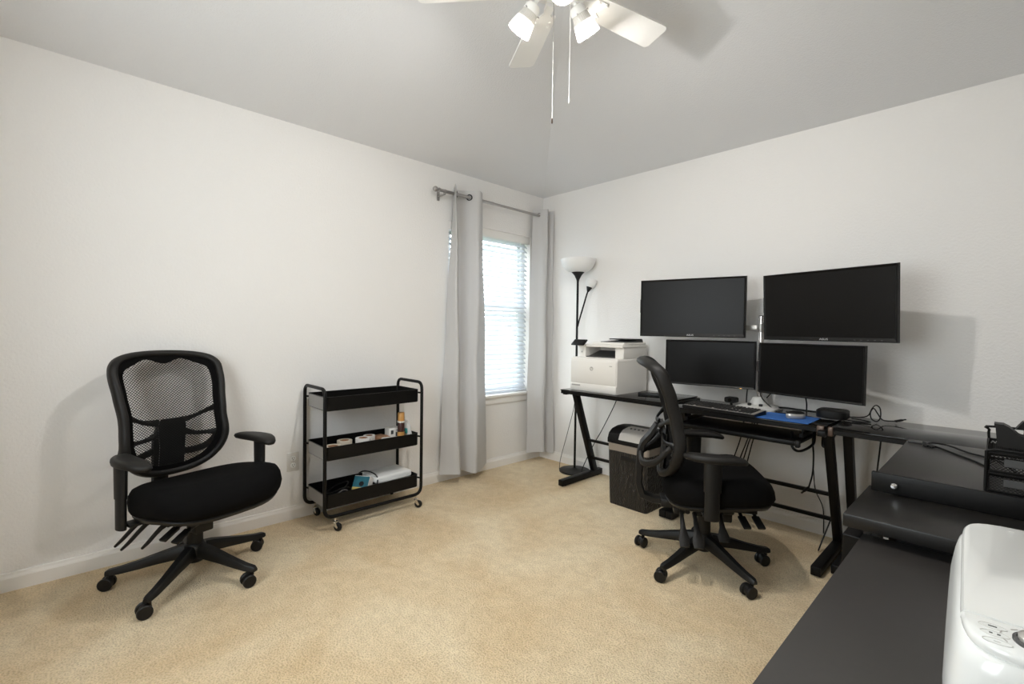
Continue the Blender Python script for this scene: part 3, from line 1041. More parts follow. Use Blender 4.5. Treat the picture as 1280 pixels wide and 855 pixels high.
def caster_mesh():
    b = B()
    b.cyl((0, 0, 0.048), (0, 0, 0.072), 0.009, seg=12)
    hood = [(0.022 * math.cos(a) - 0.014, 0.030 + 0.026 * math.sin(a)) for a in [PI * (-0.15 + 1.3 * k / 12) for k in range(13)]]
    b.prism(hood, -0.009, 0.009, axis='y')
    Rm = Matrix.Rotation(PI / 2, 4, 'X')
    for s in (-1, 1):
        b.lathe([(0.010, -0.009), (0.025, -0.0085), (0.0285, -0.005), (0.0285, 0.005), (0.025, 0.0085), (0.010, 0.009)], 22, Matrix.Translation((-0.016, s * 0.019, 0.0285)) @ Rm)
    return b


def office_chair(label, loc, yaw, star, shift, group, swivels, meshdata, lever_turn=0.0, arm_dx=0.0):
    """yaw: facing; star: world angle of one leg; shift: how far the seat slides forward on its plate"""
    ch = thing('office_chair', label, 'chair', loc, yaw, group)
    lay = Matrix.Identity(4)
    if meshdata:                                   # second chair: copy the parts, then place legs
        for p in meshdata.children:
            c = p.copy()
            C.objects.link(c)
            c.parent = ch
            base_name = p.name.split('.')[0]
            if base_name == 'star_leg':
                k = p['leg_index']
                c.rotation_euler = (0, 0, star - yaw + k * 2 * PI / 5)
                for g in p.children:
                    d = copy_part(g, c, g.location, (0, 0, swivels[k]))
            else:
                c.location = (p.location.x + (shift if p.get('slides') else 0) - (p['shift0'] if p.get('slides') else 0), p.location.y, p.location.z)
                if base_name == 'lever':
                    c.rotation_euler = (0, 0, lever_turn)
                if base_name == 'armrest':
                    c.location.x = arm_dx
                for g in p.children:
                    copy_part(g, c, g.location, g.rotation_euler)
        return ch

    def slide(o):
        o['slides'] = True
        o['shift0'] = shift
        o.location.x = shift
        return o

    leg0 = None
    for k in range(5):
        if leg0 is None:
            leg0 = leg_mesh().build('star_leg', M_BLACK, ch, angle=35)
            l = leg0
            c0 = caster_mesh().build('caster', M_BLACK, l)
            c0.location = (0.322, 0, 0)
            c = c0
        else:
            l = copy_part(leg0, ch)
            c = copy_part(c0, l, (0.322, 0, 0))
        l['leg_index'] = k
        l.rotation_euler = (0, 0, star - yaw + k * 2 * PI / 5)
        c.rotation_euler = (0, 0, swivels[k])
    B().lathe([(0.036, 0.075), (0.046, 0.085), (0.050, 0.120), (0.044, 0.155), (0.036, 0.165)], 28).build('hub', M_BLACK, ch)
    B().lathe([(0.033, 0.160), (0.033, 0.255), (0.028, 0.257), (0.024, 0.259), (0.024, 0.300)], 24).build('gas_column', M_BLACK_SOFT, ch)
    m = B().box(-0.15, 0.13, -0.085, 0.085, 0.292, 0.340, bev=0.012)
    m.box(-0.22, -0.10, -0.055, 0.055, 0.290, 0.336, bev=0.010)
    m.box(-0.10, 0.22, -0.13, -0.10, 0.325, 0.348, bev=0.004).box(-0.10, 0.22, 0.10, 0.13, 0.325, 0.348, bev=0.004)
    m.cyl((-0.10, -0.15, 0.315), (-0.10, 0.15, 0.315), 0.012, seg=10)
    m.cyl((0.0, -0.15, 0.310), (0.0, 0.13, 0.310), 0.010, seg=10)
    m.box(0.07, 0.125, -0.06, 0.02, 0.245, 0.300, bev=0.008)
    for bx_ in (-0.15, -0.05, 0.05):
        m.box(bx_ - 0.014, bx_ + 0.014, -0.145, -0.080, 0.296, 0.326, bev=0.004)
    m.build('tilt_mechanism', M_BLACK, ch)
    # paddle levers on the right side, tension crank on the left front
    for x0, k_ in ((-0.130, 1.0), (-0.068, 1.0), (0.050, 0.75)):
        lv = B()
        p0, p1 = V(0, 0, 0), V(0, -0.120 * k_, -0.125 * k_)
        d = (p1 - p0)
        pts = [p0, p0 + d * 0.25 + V(0, 0, 0.008), p0 + d * 0.5 + V(0, 0, 0.006), p0 + d * 0.78, p1]
        rg = []
        s = V(1, 0, 0)
        nn = d.cross(s).normalized()
        for p, wd, th in zip(pts, (0.010, 0.009, 0.012, 0.025, 0.021), (0.010, 0.010, 0.009, 0.008, 0.006)):
            rg.append([p + s * wd * cx + nn * th * cz for cx, cz in ((-1, -0.5), (-0.6, -1), (0.6, -1), (1, -0.5), (1, 0.5), (0.6, 1), (-0.6, 1), (-1, 0.5))])
        lv.loft(rg)
        lvo = lv.build('lever', M_BLACK_SOFT, ch)
        lvo.location = (x0, -0.140, 0.310)
        lvo.rotation_euler = (0, 0, lever_turn)
    for x0, y0 in ((0.140, -0.135), (0.205, -0.120)):
        kb = B().cyl((x0, y0 + 0.05, 0.335), (x0 + 0.006, y0 - 0.02, 0.312), 0.008, seg=10)
        kb.bar((x0 + 0.004, y0 - 0.01, 0.316), (x0 + 0.02, y0 - 0.075, 0.284), 0.036, 0.012, bev=0.004)
        kb.build('adjuster_tab', M_BLACK, ch)
    # seat shell and cushion
    def sup(sc, z, k=40, ex=3.0, zf=0.0):
        out = []
        for i in range(k):
            a = 2 * PI * i / k
            ca, sa = math.cos(a), math.sin(a)
            x = 0.255 * sc * math.copysign(abs(ca) ** (2 / ex), ca)
            y = 0.278 * sc * math.copysign(abs(sa) ** (2 / ex), sa)
            y *= 1.0 + 0.045 * (x / 0.25)
            zz = z + 0.13 * max(-0.22, min(x, 0.13)) - 0.004
            fr = max(0.0, (x - 0.10) / 0.155)
            zz -= 0.050 * fr ** 2 * (1.0 if z > 0.42 else 0.45)
            zz += zf * (abs(y) / 0.26) ** 2
            out.append(V(x + 0.045, y, zz))
        return out
    sh = B()
    sh.loft([sup(0.75, 0.360), sup(0.92, 0.370), sup(0.955, 0.386), sup(0.93, 0.394)])
    slide(sh.build('seat_shell', M_BLACK, ch))
    cu = B()
    cu.loft([sup(0.90, 0.390), sup(0.97, 0.397), sup(1.0, 0.415), sup(1.015, 0.448), sup(1.0, 0.474, zf=0.002), sup(0.955, 0.494, zf=0.006), sup(0.87, 0.503, zf=0.010), sup(0.70, 0.503, zf=0.012), sup(0.45, 0.498, zf=0.010), sup(0.2, 0.496), sup(0.02, 0.496)])
    slide(cu.build('seat', M_FABRIC, ch, angle=80))
    # back: tube frame, fabric border, netting
    fr = B()
    N = len(OUT)
    rings = []
    for i in range(N):
        y, z = OUT[i]
        p = back_pt(y, z)
        ya, za = OUT[i - 1]
        yb, zb = OUT[(i + 1) % N]
        t = (back_pt(yb, zb) - back_pt(ya, za)).normalized()
        n = V(1, 0, 0.25).normalized()
        n = (n - t * n.dot(t)).normalized()
        o = t.cross(n)
        wd = 0.017
        dp = 0.034 if z > 0.55 else 0.028
        rings.append([p + o * wd * cx + n * dp * cz for cx, cz in ((-1, 0.15), (-0.75, 0.55), (0, 0.70), (0.75, 0.55), (1, 0.15), (1, -0.5), (0.7, -0.95), (0, -1.1), (-0.7, -0.95), (-1, -0.5))])
    fr.loft(rings, cap0=False, cap1=False, loop=True)
    fr.build('back_frame', M_BLACK_SOFT, ch, angle=60)
    bo_ = B()
    front_o = [back_pt(y, z, 0.012) for y, z in OUT]
    front_i = [back_pt(y, z, 0.006) for y, z in INN]
    back_i = [back_pt(y, z, -0.002) for y, z in INN]
    back_o = [back_pt(y, z, 0.002) for y, z in OUT]
    bo_.loft([front_o, front_i, back_i, back_o, front_o], cap0=False, cap1=False)
    bo_.build('mesh_border', M_FABRIC, ch)
    # netting: diamond grid cut to the inner outline, turned into wire
    zs = [z for _, z in INN]
    zmin, zmax = min(zs) - 0.005, max(zs) + 0.005

    def halfw(z):
        best = 0.0
        for (ya, za), (yb, zb) in zip(INN, INN[1:] + INN[:1]):
            if (za - z) * (zb - z) <= 0 and abs(zb - za) > 1e-9:
                t = (z - za) / (zb - za)
                best = max(best, abs(ya + (yb - ya) * t))
        return best + 0.004
    nb = B()
    rows, cols = 84, 56
    vs = {}
    for i in range(rows + 1):
        z = zmin + (zmax - zmin) * i / rows
        hw = max(0.03, halfw(min(max(z, min(zs) + 0.003), max(zs) - 0.012)))
        for j in range(cols + 1):
            if (i + j) % 2 == 0:
                y = -0.20 + 0.40 * j / cols
                vs[i, j] = (y, z, abs(y) <= hw)
    bv = {k: nb.bm.verts.new(back_pt(v[0], v[1], 0.002)) for k, v in vs.items() if v[2]}
    for i in range(1, rows):
        for j in range(1, cols):
            if (i + j) % 2 == 1:
                q = [(i - 1, j), (i, j + 1), (i + 1, j), (i, j - 1)]
                if all(k in bv for k in q):
                    nb.bm.faces.new([bv[k] for k in q])
    loose = [v for v in nb.bm.verts if not v.link_faces]
    bmesh.ops.delete(nb.bm, geom=loose, context='VERTS')
    bmesh.ops.wireframe(nb.bm, faces=nb.bm.faces[:], thickness=0.0026, use_replace=True, use_boundary=True, use_even_offset=True, offset=0)
    nb.build('netting', M_MESH, ch, smooth=False, kind='stuff')
    # spine, hub plate and the four curved arms that hold the frame
    sp = B()
    rg = []
    for x, z, wd, th in ((-0.12, 0.314, 0.07, 0.030), (-0.255, 0.316, 0.07, 0.034), (-0.312, 0.335, 0.068, 0.036), (-0.332, 0.400, 0.066, 0.036), (-0.325, 0.560, 0.070, 0.034), (-0.312, 0.610, 0.080, 0.030), (-0.272, 0.665, 0.095, 0.024), (-0.245, 0.715, 0.095, 0.018)):
        rg.append((x, z, wd, th))
    R_ = []
    for i, (x, z, wd, th) in enumerate(rg):
        a = rg[max(0, i - 1)]
        b = rg[min(len(rg) - 1, i + 1)]
        t = V(b[0] - a[0], 0, b[1] - a[1]).normalized()
        n = V(t.z, 0, -t.x)
        R_.append([V(x, 0, z) + V(0, wd * cy, 0) + n * th * cz for cy, cz in ((-0.5, -0.35), (-0.4, -0.5), (0.4, -0.5), (0.5, -0.35), (0.5, 0.35), (0.4, 0.5), (-0.4, 0.5), (-0.5, 0.35))])
    sp.loft(R_)
    sp.build('spine', M_BLACK_SOFT, ch, angle=50)
    pad = B()
    pad.loft([[back_pt(y, z, -0.012) for y, z in ((-0.056, 0.49), (0.056, 0.49), (0.056, 0.60), (0.062, 0.700), (0.048, 0.735), (-0.048, 0.735), (-0.062, 0.700), (-0.056, 0.60))],
              [back_pt(y, z, -0.026) for y, z in ((-0.052, 0.495), (0.052, 0.495), (0.052, 0.60), (0.058, 0.697), (0.044, 0.730), (-0.044, 0.730), (-0.058, 0.697), (-0.052, 0.60))]])
    pad.build('lumbar_plate', M_BLACK, ch)
    for s in (-1, 1):
        for zA, zB, yB, bow in ((0.715, 0.775, 0.208, -0.030), (0.665, 0.640, 0.206, -0.018)):
            a = back_pt(s * 0.05, zA, -0.030)
            b = back_pt(s * yB, zB, -0.012)
            m1 = a.lerp(b, 0.38) + V(bow, 0, -0.012)
            m2 = a.lerp(b, 0.75) + V(bow * 0.6, 0, -0.004)
            pts = spline([tuple(a), tuple(m1), tuple(m2), tuple(b)], 5)
            n = len(pts)
            arm = B().tube(pts, [0.020 - 0.010 * math.sin(PI * min(1, i / (n - 1) * 1.1)) for i in range(n)], 8, flat=((1, 0, 0), 0.55))
            arm.build('back_arm', M_BLACK, ch)
        # lower hoop from the spine round to the bottom of the frame
        hp = B().tube(spline([(-0.325, s * 0.030, 0.560), (-0.315, s * 0.12, 0.535), (-0.260, s * 0.190, 0.560), (-0.190, s * 0.212, 0.640)], 6), 0.012, 8, flat=((0, 0, 1), 1.5))
        hp.build('back_hoop', M_BLACK_SOFT, ch)
    # armrests
    for s in (-1, 1):
        ar = B()
        ar.bar((0.03, s * 0.10, 0.350), (0.03, s * 0.285, 0.350), 0.070, 0.012, bev=0.003)
        ar.loft([[V(0.03 + 0.033 * math.cos(a), s * 0.303 + 0.017 * math.sin(a), z) for a in [2 * PI * k / 16 for k in range(16)]] for z in (0.340, 0.50)])
        ar.loft([[V(0.03 + r * 1.0 * math.cos(a), s * 0.303 + r * 0.52 * math.sin(a), z) for a in [2 * PI * k / 16 for k in range(16)]] for z, r in ((0.470, 0.038), (0.600, 0.040), (0.606, 0.040))])
        aro = ar.build('armrest', M_BLACK, ch)
        pd = B()

        def kid(sc, z):
            out = []
            for i in range(28):
                a = 2 * PI * i / 28
                x = 0.142 * sc * math.copysign(abs(math.cos(a)) ** 0.8, math.cos(a))
                y = 0.046 * sc * math.copysign(abs(math.sin(a)) ** 0.8, math.sin(a))
                y += -s * 0.16 * (x - 0.02) ** 2 / 0.122 - s * 0.004
                out.append(V(0.045 + x, s * 0.292 + y, z - 0.55 * max(0.0, x - 0.06) ** 1.5))
            return out
        pd.loft([kid(0.80, 0.604), kid(0.95, 0.608), kid(1.0, 0.618), kid(0.97, 0.628), kid(0.85, 0.634), kid(0.5, 0.636), kid(0.05, 0.636)])
        pd.build('arm_pad', M_BLACK_SOFT, aro, angle=70)
    return ch


GRP = 'black mesh-back office chairs'
chL = office_chair('black mesh-back office chair standing by the left wall, beside the rolling cart', (0.395, -2.835, 0), math.radians(17), math.radians(-111), 0.065, GRP, [math.radians(a) for a in (175, 130, 60, -40, -97)], None, math.radians(-42))
chR = office_chair('black mesh-back office chair pulled up to the desk with monitors', (1.989, -0.885, 0), math.radians(33), math.radians(-170), 0.0, GRP, [math.radians(a) for a in (255, 115, 85, 10, -94)], chL, math.radians(4), -0.045)

# ------------------------------------------------------------------ desks along the back wall
def z_leg(x, yf, yb, ztop, parent, inner):
    """foot bar, slanted post and top bracket at one end of a desk"""
    b = B().box(x - 0.022, x + 0.022, yf, yb, 0.006, 0.052, bev=0.004)
    for yy in (yf + 0.05, yb - 0.05):
        b.cyl((x, yy, 0), (x, yy, 0.008), 0.014, seg=12)
    lg = b.build('leg', M_BLACKMET, parent, angle=30)
    y0, y1 = yb - 0.085, yf + 0.165
    B().bar((x, y0, 0.045), (x, y1, ztop - 0.030), 0.040, 0.050, up=(0, 1, 0), bev=0.004).build('post', M_BLACKMET, lg, angle=30)
    B().box(x - 0.018, x + 0.018, yf + 0.03, yb - 0.01, ztop - 0.040, ztop - 0.012, bev=0.003).build('top_bracket', M_BLACKMET, lg, angle=30)
    return lg


def desk_bars(x0, x1, yf, yb, ztop, parent):
    for z, frac in ((0.165, None), (0.318, None)):
        t = (z - 0.045) / (ztop - 0.075)
        y = (yb - 0.085) + ((yf + 0.165) - (yb - 0.085)) * t
        B().box(x0, x1, y - 0.010, y + 0.010, z - 0.010, z + 0.010, bev=0.002).build('cross_bar', M_BLACKMET, parent, smooth=False)


def desk_top(x0, x1, yf, yb, ztop, parent, caps=True):
    B().box(x0, x1, yf, yb, ztop - 0.008, ztop, bev=0.002).build('glass_top', M_GLASS_BLACK, parent, angle=30)
    for yy in (yf + 0.013, yb - 0.013):
        B().box(x0 + 0.004, x1 - 0.004, yy - 0.011, yy + 0.011, ztop - 0.030, ztop - 0.0085, bev=0.002).build('edge_rail', M_BLACKMET, parent, smooth=False)
    for xx in (x0 + 0.015, x1 - 0.015):
        B().box(xx - 0.012, xx + 0.012, yf + 0.026, yb - 0.026, ztop - 0.030, ztop - 0.0085, bev=0.002).build('end_rail', M_BLACKMET, parent, smooth=False)


YB = -0.028
d1 = thing('glass_desk', 'left section of the black glass desk, carrying the white laser printer', 'desk', (0, 0, 0), group='black glass desk sections')
desk_top(0.690, 1.545, -0.520, YB, 0.748, d1)
z_leg(0.715, -0.530, YB + 0.012, 0.748, d1, 1)
z_leg(1.545, -0.500, YB + 0.012, 0.748, d1, -1)
desk_bars(0.735, 1.525, -0.520, YB, 0.748, d1)

d2 = thing('glass_desk', 'middle section of the black glass desk with keyboard tray below', 'desk', (0, 0, 0), group='black glass desk sections')
desk_top(1.570, 2.425, -0.520, YB, 0.732, d2)
z_leg(2.428, -0.610, -0.075, 0.732, d2, -1)
z_leg(1.592, -0.500, YB + 0.012, 0.732, d2, 1)
desk_bars(1.612, 2.408, -0.540, YB - 0.02, 0.732, d2)
for xx in (1.578, 2.412):
    B().box(xx - 0.016, xx + 0.016, -0.534, -0.505, 0.690, 0.738, bev=0.004).build('corner_bracket', M_EDGE, d2, angle=30, label='bronze-toned corner bracket')
tr = B().box(1.640, 2.318, -0.525, -0.180, 0.622, 0.636, bev=0.003)
tr.box(1.635, 2.325, -0.545, -0.525, 0.616, 0.642, bev=0.006)
tro = tr.build('keyboard_tray', M_BLACKMET, d2, angle=30)
for xx in (1.655, 2.300):
    hg = B().box(xx - 0.010, xx + 0.010, -0.42, -0.10, 0.640, 0.664, bev=0.002)
    hg.box(xx - 0.004, xx + 0.004, -0.18, -0.12, 0.660, 0.705)
    hg.box(xx - 0.004, xx + 0.004, -0.40, -0.36, 0.660, 0.705)
    hg.build('slide_rail', M_BLACKMET, tro, smooth=False)
for xx in (1.642, 2.318):
    B().box(xx - 0.010, xx + 0.010, -0.560, -0.528, 0.612, 0.648, bev=0.004).build('tray_end_cap', M_BLACK_SOFT, tro, angle=30)

d3 = thing('glass_desk', 'right section of the black glass desk, empty but for coiled cables', 'desk', (0, 0, 0), group='black glass desk sections')
desk_top(2.462, 3.320, -0.592, -0.085, 0.742, d3)
z_leg(2.494, -0.520, -0.040, 0.742, d3, 1)
z_leg(3.295, -0.520, -0.040, 0.742, d3, -1)
desk_bars(2.514, 3.275, -0.560, -0.085, 0.742, d3)
B().box(2.459, 2.480, -0.599, -0.575, 0.704, 0.748, bev=0.003).build('corner_bracket', M_EDGE, d3, angle=30, label='bronze-toned corner bracket')

# ------------------------------------------------------------------ white laser printer
pr_ = thing('laser_printer', 'white multifunction laser printer on the left desk section', 'printer', (0.945, -0.235, 0.7482))
PW, PF, PB = 0.209, -0.222, 0.190
lowb = B()
lowb.loft([rrect(-PW, PW, PF, PB, 0.010, 0.0), rrect(-PW, PW, PF, PB, 0.010, 0.232), rrect(-PW + 0.003, PW - 0.003, PF + 0.005, PB, 0.010, 0.244), rrect(-PW + 0.012, PW - 0.012, PF + 0.022, PB, 0.012, 0.252)])
lowb.box(-PW + 0.012, -PW + 0.075, -0.135, PB, 0.250, 0.330, bev=0.003)
lowb.box(PW - 0.078, PW - 0.006, -0.130, PB, 0.250, 0.330, bev=0.003)
lowb.box(-PW + 0.07, PW - 0.14, 0.06, PB, 0.250, 0.330)
body = lowb.build('body', M_IVORY, pr_)
B().box(-PW + 0.006, PW - 0.006, PF - 0.004, PF + 0.01, 0.062, 0.226, bev=0.003).build('front_door', M_IVORY, pr_, angle=30)
td = B().box(-PW + 0.002, PW - 0.002, PF - 0.004, PF + 0.01, 0.004, 0.056, bev=0.003).build('paper_drawer', M_IVORY, pr_, angle=30)
B().box(-0.190, -0.110, PF - 0.006, PF - 0.0035, 0.036, 0.047, bev=0.001).build('drawer_handle', M_LOGO, td, smooth=False)
lid = B()
lid.box(-PW + 0.012, PW - 0.002, -0.150, PB, 0.330, 0.350, bev=0.005)
lid.box(-0.085, PW - 0.010, -0.120, PB - 0.01, 0.350, 0.368, bev=0.007)
lido = lid.build('scanner_lid', M_IVORY, pr_)
B().loft([[V(-0.02, -0.10, 0.369), V(0.19, -0.10, 0.369), V(0.19, 0.15, 0.369), V(-0.02, 0.15, 0.369)], [V(-0.02, -0.10, 0.373), V(0.185, -0.10, 0.373), V(0.185, 0.15, 0.392), V(0.06, 0.15, 0.392)]]).build('document_feeder', M_DARKGREY, lido, smooth=False)
B().box(0.02, 0.195, -0.05, 0.13, 0.392, 0.400, bev=0.003, mx=Matrix.Translation((0, 0, -0.004))).build('feeder_tray', M_BLACK, lido, smooth=False)
cp = B().box(-0.060, 0.062, -0.006, 0.006, -0.032, 0.032, bev=0.004)
cpo = cp.build('control_panel', M_BEZEL, pr_)
cpo.location = (-PW + 0.040, -0.172, 0.362)
cpo.rotation_euler = (math.radians(-52), 0, 0)
B().box(-0.046, 0.046, -0.0068, -0.0058, -0.022, 0.022).build('display', M_SCREEN, cpo, smooth=False)
sh_ = B().box(-0.134, 0.131, -0.128, 0.055, 0.252, 0.258)
sh_.loft([[V(-0.138, -0.10, 0.256), V(0.131, -0.10, 0.256), V(0.131, 0.05, 0.256), V(-0.138, 0.05, 0.256)], [V(-0.138, -0.09, 0.258), V(0.131, -0.09, 0.258), V(0.131, 0.05, 0.300), V(-0.138, 0.05, 0.300)]])
sh_.build('output_tray', M_DARKGREY, pr_, smooth=False)
# round emblem on the front door
em = B().torus((-0.008, PF - 0.0045, 0.172), 0.0135, 0.0018, axis=(0, 1, 0), seg=28, s2=6)
emo = em.build('emblem', M_LOGO, pr_)
disc = B().cyl((-0.008, PF - 0.0042, 0.172), (-0.008, PF - 0.0050, 0.172), 0.0135, seg=28).build('emblem_disc', M_LOGO, emo)
text_mesh('hp', 'emblem_letters', 0.019, M_IVORY, emo, Matrix.Translation((-0.008, PF - 0.0055, 0.1725)) @ FACE_MINUS_Y @ Matrix.Shear('XZ', 4, (0.2, 0)) if False else Matrix.Translation((-0.008, PF - 0.0055, 0.1725)) @ FACE_MINUS_Y)
text_mesh('M479', 'model_mark', 0.009, M_LOGO, body, Matrix.Translation((0.165, PF - 0.0045, 0.205)) @ FACE_MINUS_Y) if False else None
B().box(0.148, 0.172, PF - 0.0045, PF - 0.0038, 0.196, 0.2015).build('model_mark', M_LOGO, body, smooth=False)
B().box(-PW + 0.034, -PW + 0.046, -0.1362, -0.1352, 0.284, 0.296).build('usb_port', M_LOGO, body, smooth=False)

sw = B().box(-0.075, 0.075, -0.032, 0.032, 0, 0.022, bev=0.003).build('network_switch', M_BLACK)
tag(sw, 'small flat black box right of the white laser printer', 'box').matrix_world = Matrix.Translation((1.325, -0.300, 0.7484)) @ Matrix.Rotation(0.25, 4, 'Z')

# ------------------------------------------------------------------ paper shredder
shd = thing('paper_shredder', 'black paper shredder with silver top and wavy sides under the desk', 'shredder', (1.300, -0.395, 0))
SX, SYf, SYb = 0.158, -0.138, 0.150
b = B()
b.loft([rrect(-SX + 0.012, SX - 0.012, SYf + 0.010, SYb - 0.01, 0.020, 0.0), rrect(-SX + 0.010, SX - 0.010, SYf + 0.008, SYb - 0.01, 0.020, 0.04), rrect(-SX, SX, SYf, SYb, 0.022, 0.375)])
bin_ = b.build('bin', M_SHRED, shd)
B().box(-0.050, 0.090, SYf - 0.003, SYf + 0.02, 0.318, 0.352, bev=0.006).build('bin_handle', M_BLACK, bin_)
B().loft([rrect(-SX - 0.001, SX + 0.001, SYf - 0.001, SYb, 0.022, 0.377), rrect(-SX - 0.001, SX + 0.001, SYf - 0.001, SYb, 0.022, 0.425)]).build('taupe_band', M_TAUPE, shd, label='taupe band between bin and head')
hd_ = B()
prof = [(-0.139, 0.427), (-0.139, 0.455), (-0.122, 0.492), (-0.085, 0.516), (-0.02, 0.528), (0.06, 0.528), (0.150, 0.515), (0.150, 0.427)]
hd_.prism(prof, -SX - 0.001, SX + 0.001, axis='x')
hdo = hd_.build('shredder_head', M_BEZEL, shd, angle=25)
pn = []
for y, z in prof[1:6]:
    pn.append((y, z))
B().loft([[V(x, y - 0.0012, z + 0.0012) for x in (-0.070, 0.110)] for y, z in pn[:-1] + [(0.02, 0.5285)]], closed_ring=False, cap0=False, cap1=False).build('silver_panel', M_SILVER, hdo, angle=60)
B().box(-0.100, 0.120, 0.025, 0.045, 0.5275, 0.5300).build('feed_slot', M_DARKGREY, hdo, smooth=False)
for k in range(4):
    B().cyl((-0.030 + 0.030 * k, -0.045, 0.5235), (-0.030 + 0.030 * k, -0.046, 0.5275), 0.008, seg=12).build('button', M_DARKGREY, hdo)

# ------------------------------------------------------------------ monitors on their stand
def monitor(label, xl, yl, xr, yr, z0, z1, pitch, big, brand):
    """corners given in plan; pitch tips the top towards the room"""
    c = V((xl + xr) / 2, (yl + yr) / 2, (z0 + z1) / 2)
    w_ = math.hypot(xr - xl, yr - yl)
    h_ = z1 - z0
    t = thing('monitor', label, 'monitor', c, group='monitors on the four-arm stand', rot=(math.radians(pitch), 0, math.atan2(yr - yl, xr - xl)))
    th = 0.022
    bz = 0.014 if big else 0.012
    bb_ = 0.024 if big else 0.015
    fr_ = B()
    fr_.loft([[V(-w_ / 2, 0, -h_ / 2), V(w_ / 2, 0, -h_ / 2), V(w_ / 2, 0, h_ / 2), V(-w_ / 2, 0, h_ / 2)],
              [V(-w_ / 2 + 0.002, -th + 0.002, -h_ / 2 + 0.002), V(w_ / 2 - 0.002, -th + 0.002, -h_ / 2 + 0.002), V(w_ / 2 - 0.002, -th + 0.002, h_ / 2 - 0.002), V(-w_ / 2 + 0.002, -th + 0.002, h_ / 2 - 0.002)],
              [V(-w_ / 2 + bz * 0.4, -th, -h_ / 2 + bz * 0.4), V(w_ / 2 - bz * 0.4, -th, -h_ / 2 + bz * 0.4), V(w_ / 2 - bz * 0.4, -th, h_ / 2 - bz * 0.4), V(-w_ / 2 + bz * 0.4, -th, h_ / 2 - bz * 0.4)],
              [V(-w_ / 2 + bz, -th + 0.005, -h_ / 2 + bb_), V(w_ / 2 - bz, -th + 0.005, -h_ / 2 + bb_), V(w_ / 2 - bz, -th + 0.005, h_ / 2 - bz), V(-w_ / 2 + bz, -th + 0.005, h_ / 2 - bz)]], cap0=True, cap1=False)
    bzo = fr_.build('bezel', M_BEZEL, t, smooth=False)
    B().box(-w_ / 2 + bz - 0.001, w_ / 2 - bz + 0.001, -th + 0.0045, -th + 0.012, -h_ / 2 + bb_ - 0.001, h_ / 2 - bz + 0.001).build('screen', M_SCREEN if big else M_SCREEN2, t, smooth=False)
    bk = B()
    bk.loft([[V(sx * w_ * k, y, sz * h_ * k) for sx, sz in ((-1, -1), (1, -1), (1, 1), (-1, 1))] for k, y in ((0.495, 0.0), (0.47, 0.012), (0.34, 0.026), (0.30, 0.032))])
    bk.build('back_shell', M_BLACK, t, angle=20)
    if brand:
        text_mesh('ASUS', 'bezel_letters', 0.0145, M_LOGO_BRIGHT, bzo, Matrix.Translation((0.004, -th - 0.0006, -h_ / 2 + 0.0125)) @ FACE_MINUS_Y @ Matrix.Diagonal((1.35, 1, 1, 1)))
        for k in range(5):
            B().box(w_ * 0.22 + k * 0.03, w_ * 0.22 + k * 0.03 + 0.008, -th - 0.0004, -th + 0.001, -h_ / 2 + 0.010, -h_ / 2 + 0.013).build('button_mark', M_DARKGREY, bzo, smooth=False)
        B().box(-w_ / 2 - 0.0015, -w_ / 2 + 0.002, -0.018, -0.004, -0.03, 0.06).build('side_vent', M_DARKGREY, bzo, smooth=False)
    else:
        B().box(w_ / 2 - 0.085, w_ / 2 - 0.075, -th - 0.0008, -th + 0.001, -h_ / 2 + 0.002, -h_ / 2 + 0.006).build('power_light', M_LED if xl < 1.8 else M_DARKGREY, bzo, smooth=False)
    return t, c


monUL, cUL = monitor('large upper left monitor above the printer side of the desk', 1.283, -0.365, 1.932, -0.225, 1.168, 1.553, 0.0, True, True)
monUR, cUR = monitor('large upper right monitor, tipped forward, right of the silver pole', 2.036, -0.215, 2.690, -0.385, 1.160, 1.546, 3.5, True, True)
monLL, cLL = monitor('smaller lower left monitor above the keyboard, with amber standby light', 1.445, -0.300, 1.990, -0.205, 0.850, 1.149, 0.0, False, False)
monLR, cLR = monitor('smaller lower right monitor above the blue mouse pad', 2.016, -0.210, 2.566, -0.360, 0.839, 1.143, 0.0, False, False)

ms = thing('monitor_stand', 'silver pole monitor stand with pale base between the monitors', 'monitor stand', (1.995, -0.150, 0.7322))
bs = B()
bs.loft([rrect(-0.115, 0.115, -0.095, 0.095, 0.030, 0.0), rrect(-0.115, 0.115, -0.095, 0.095, 0.030, 0.012), rrect(-0.095, 0.095, -0.075, 0.075, 0.030, 0.020), rrect(-0.060, 0.060, -0.058, 0.058, 0.040, 0.026)])
bs.lathe([(0.052, 0.024), (0.050, 0.040), (0.040, 0.066), (0.034, 0.072), (0.022, 0.074)], 28)
bso = bs.build('base', M_GREYW, ms)
for xx in (-0.035, 0.030):
    B().box(xx - 0.010, xx + 0.010, -0.072, -0.056, 0.020, 0.036, bev=0.003).build('cable_clip', M_BLACK, bso)
B().cyl((0, 0, 0.07), (0, 0, 0.572), 0.0165, seg=20).build('pole', M_POLE, ms)
B().cyl((0, 0, 0.572), (0, 0, 0.576), 0.0155, seg=20).build('pole_cap', M_BLACK, ms)
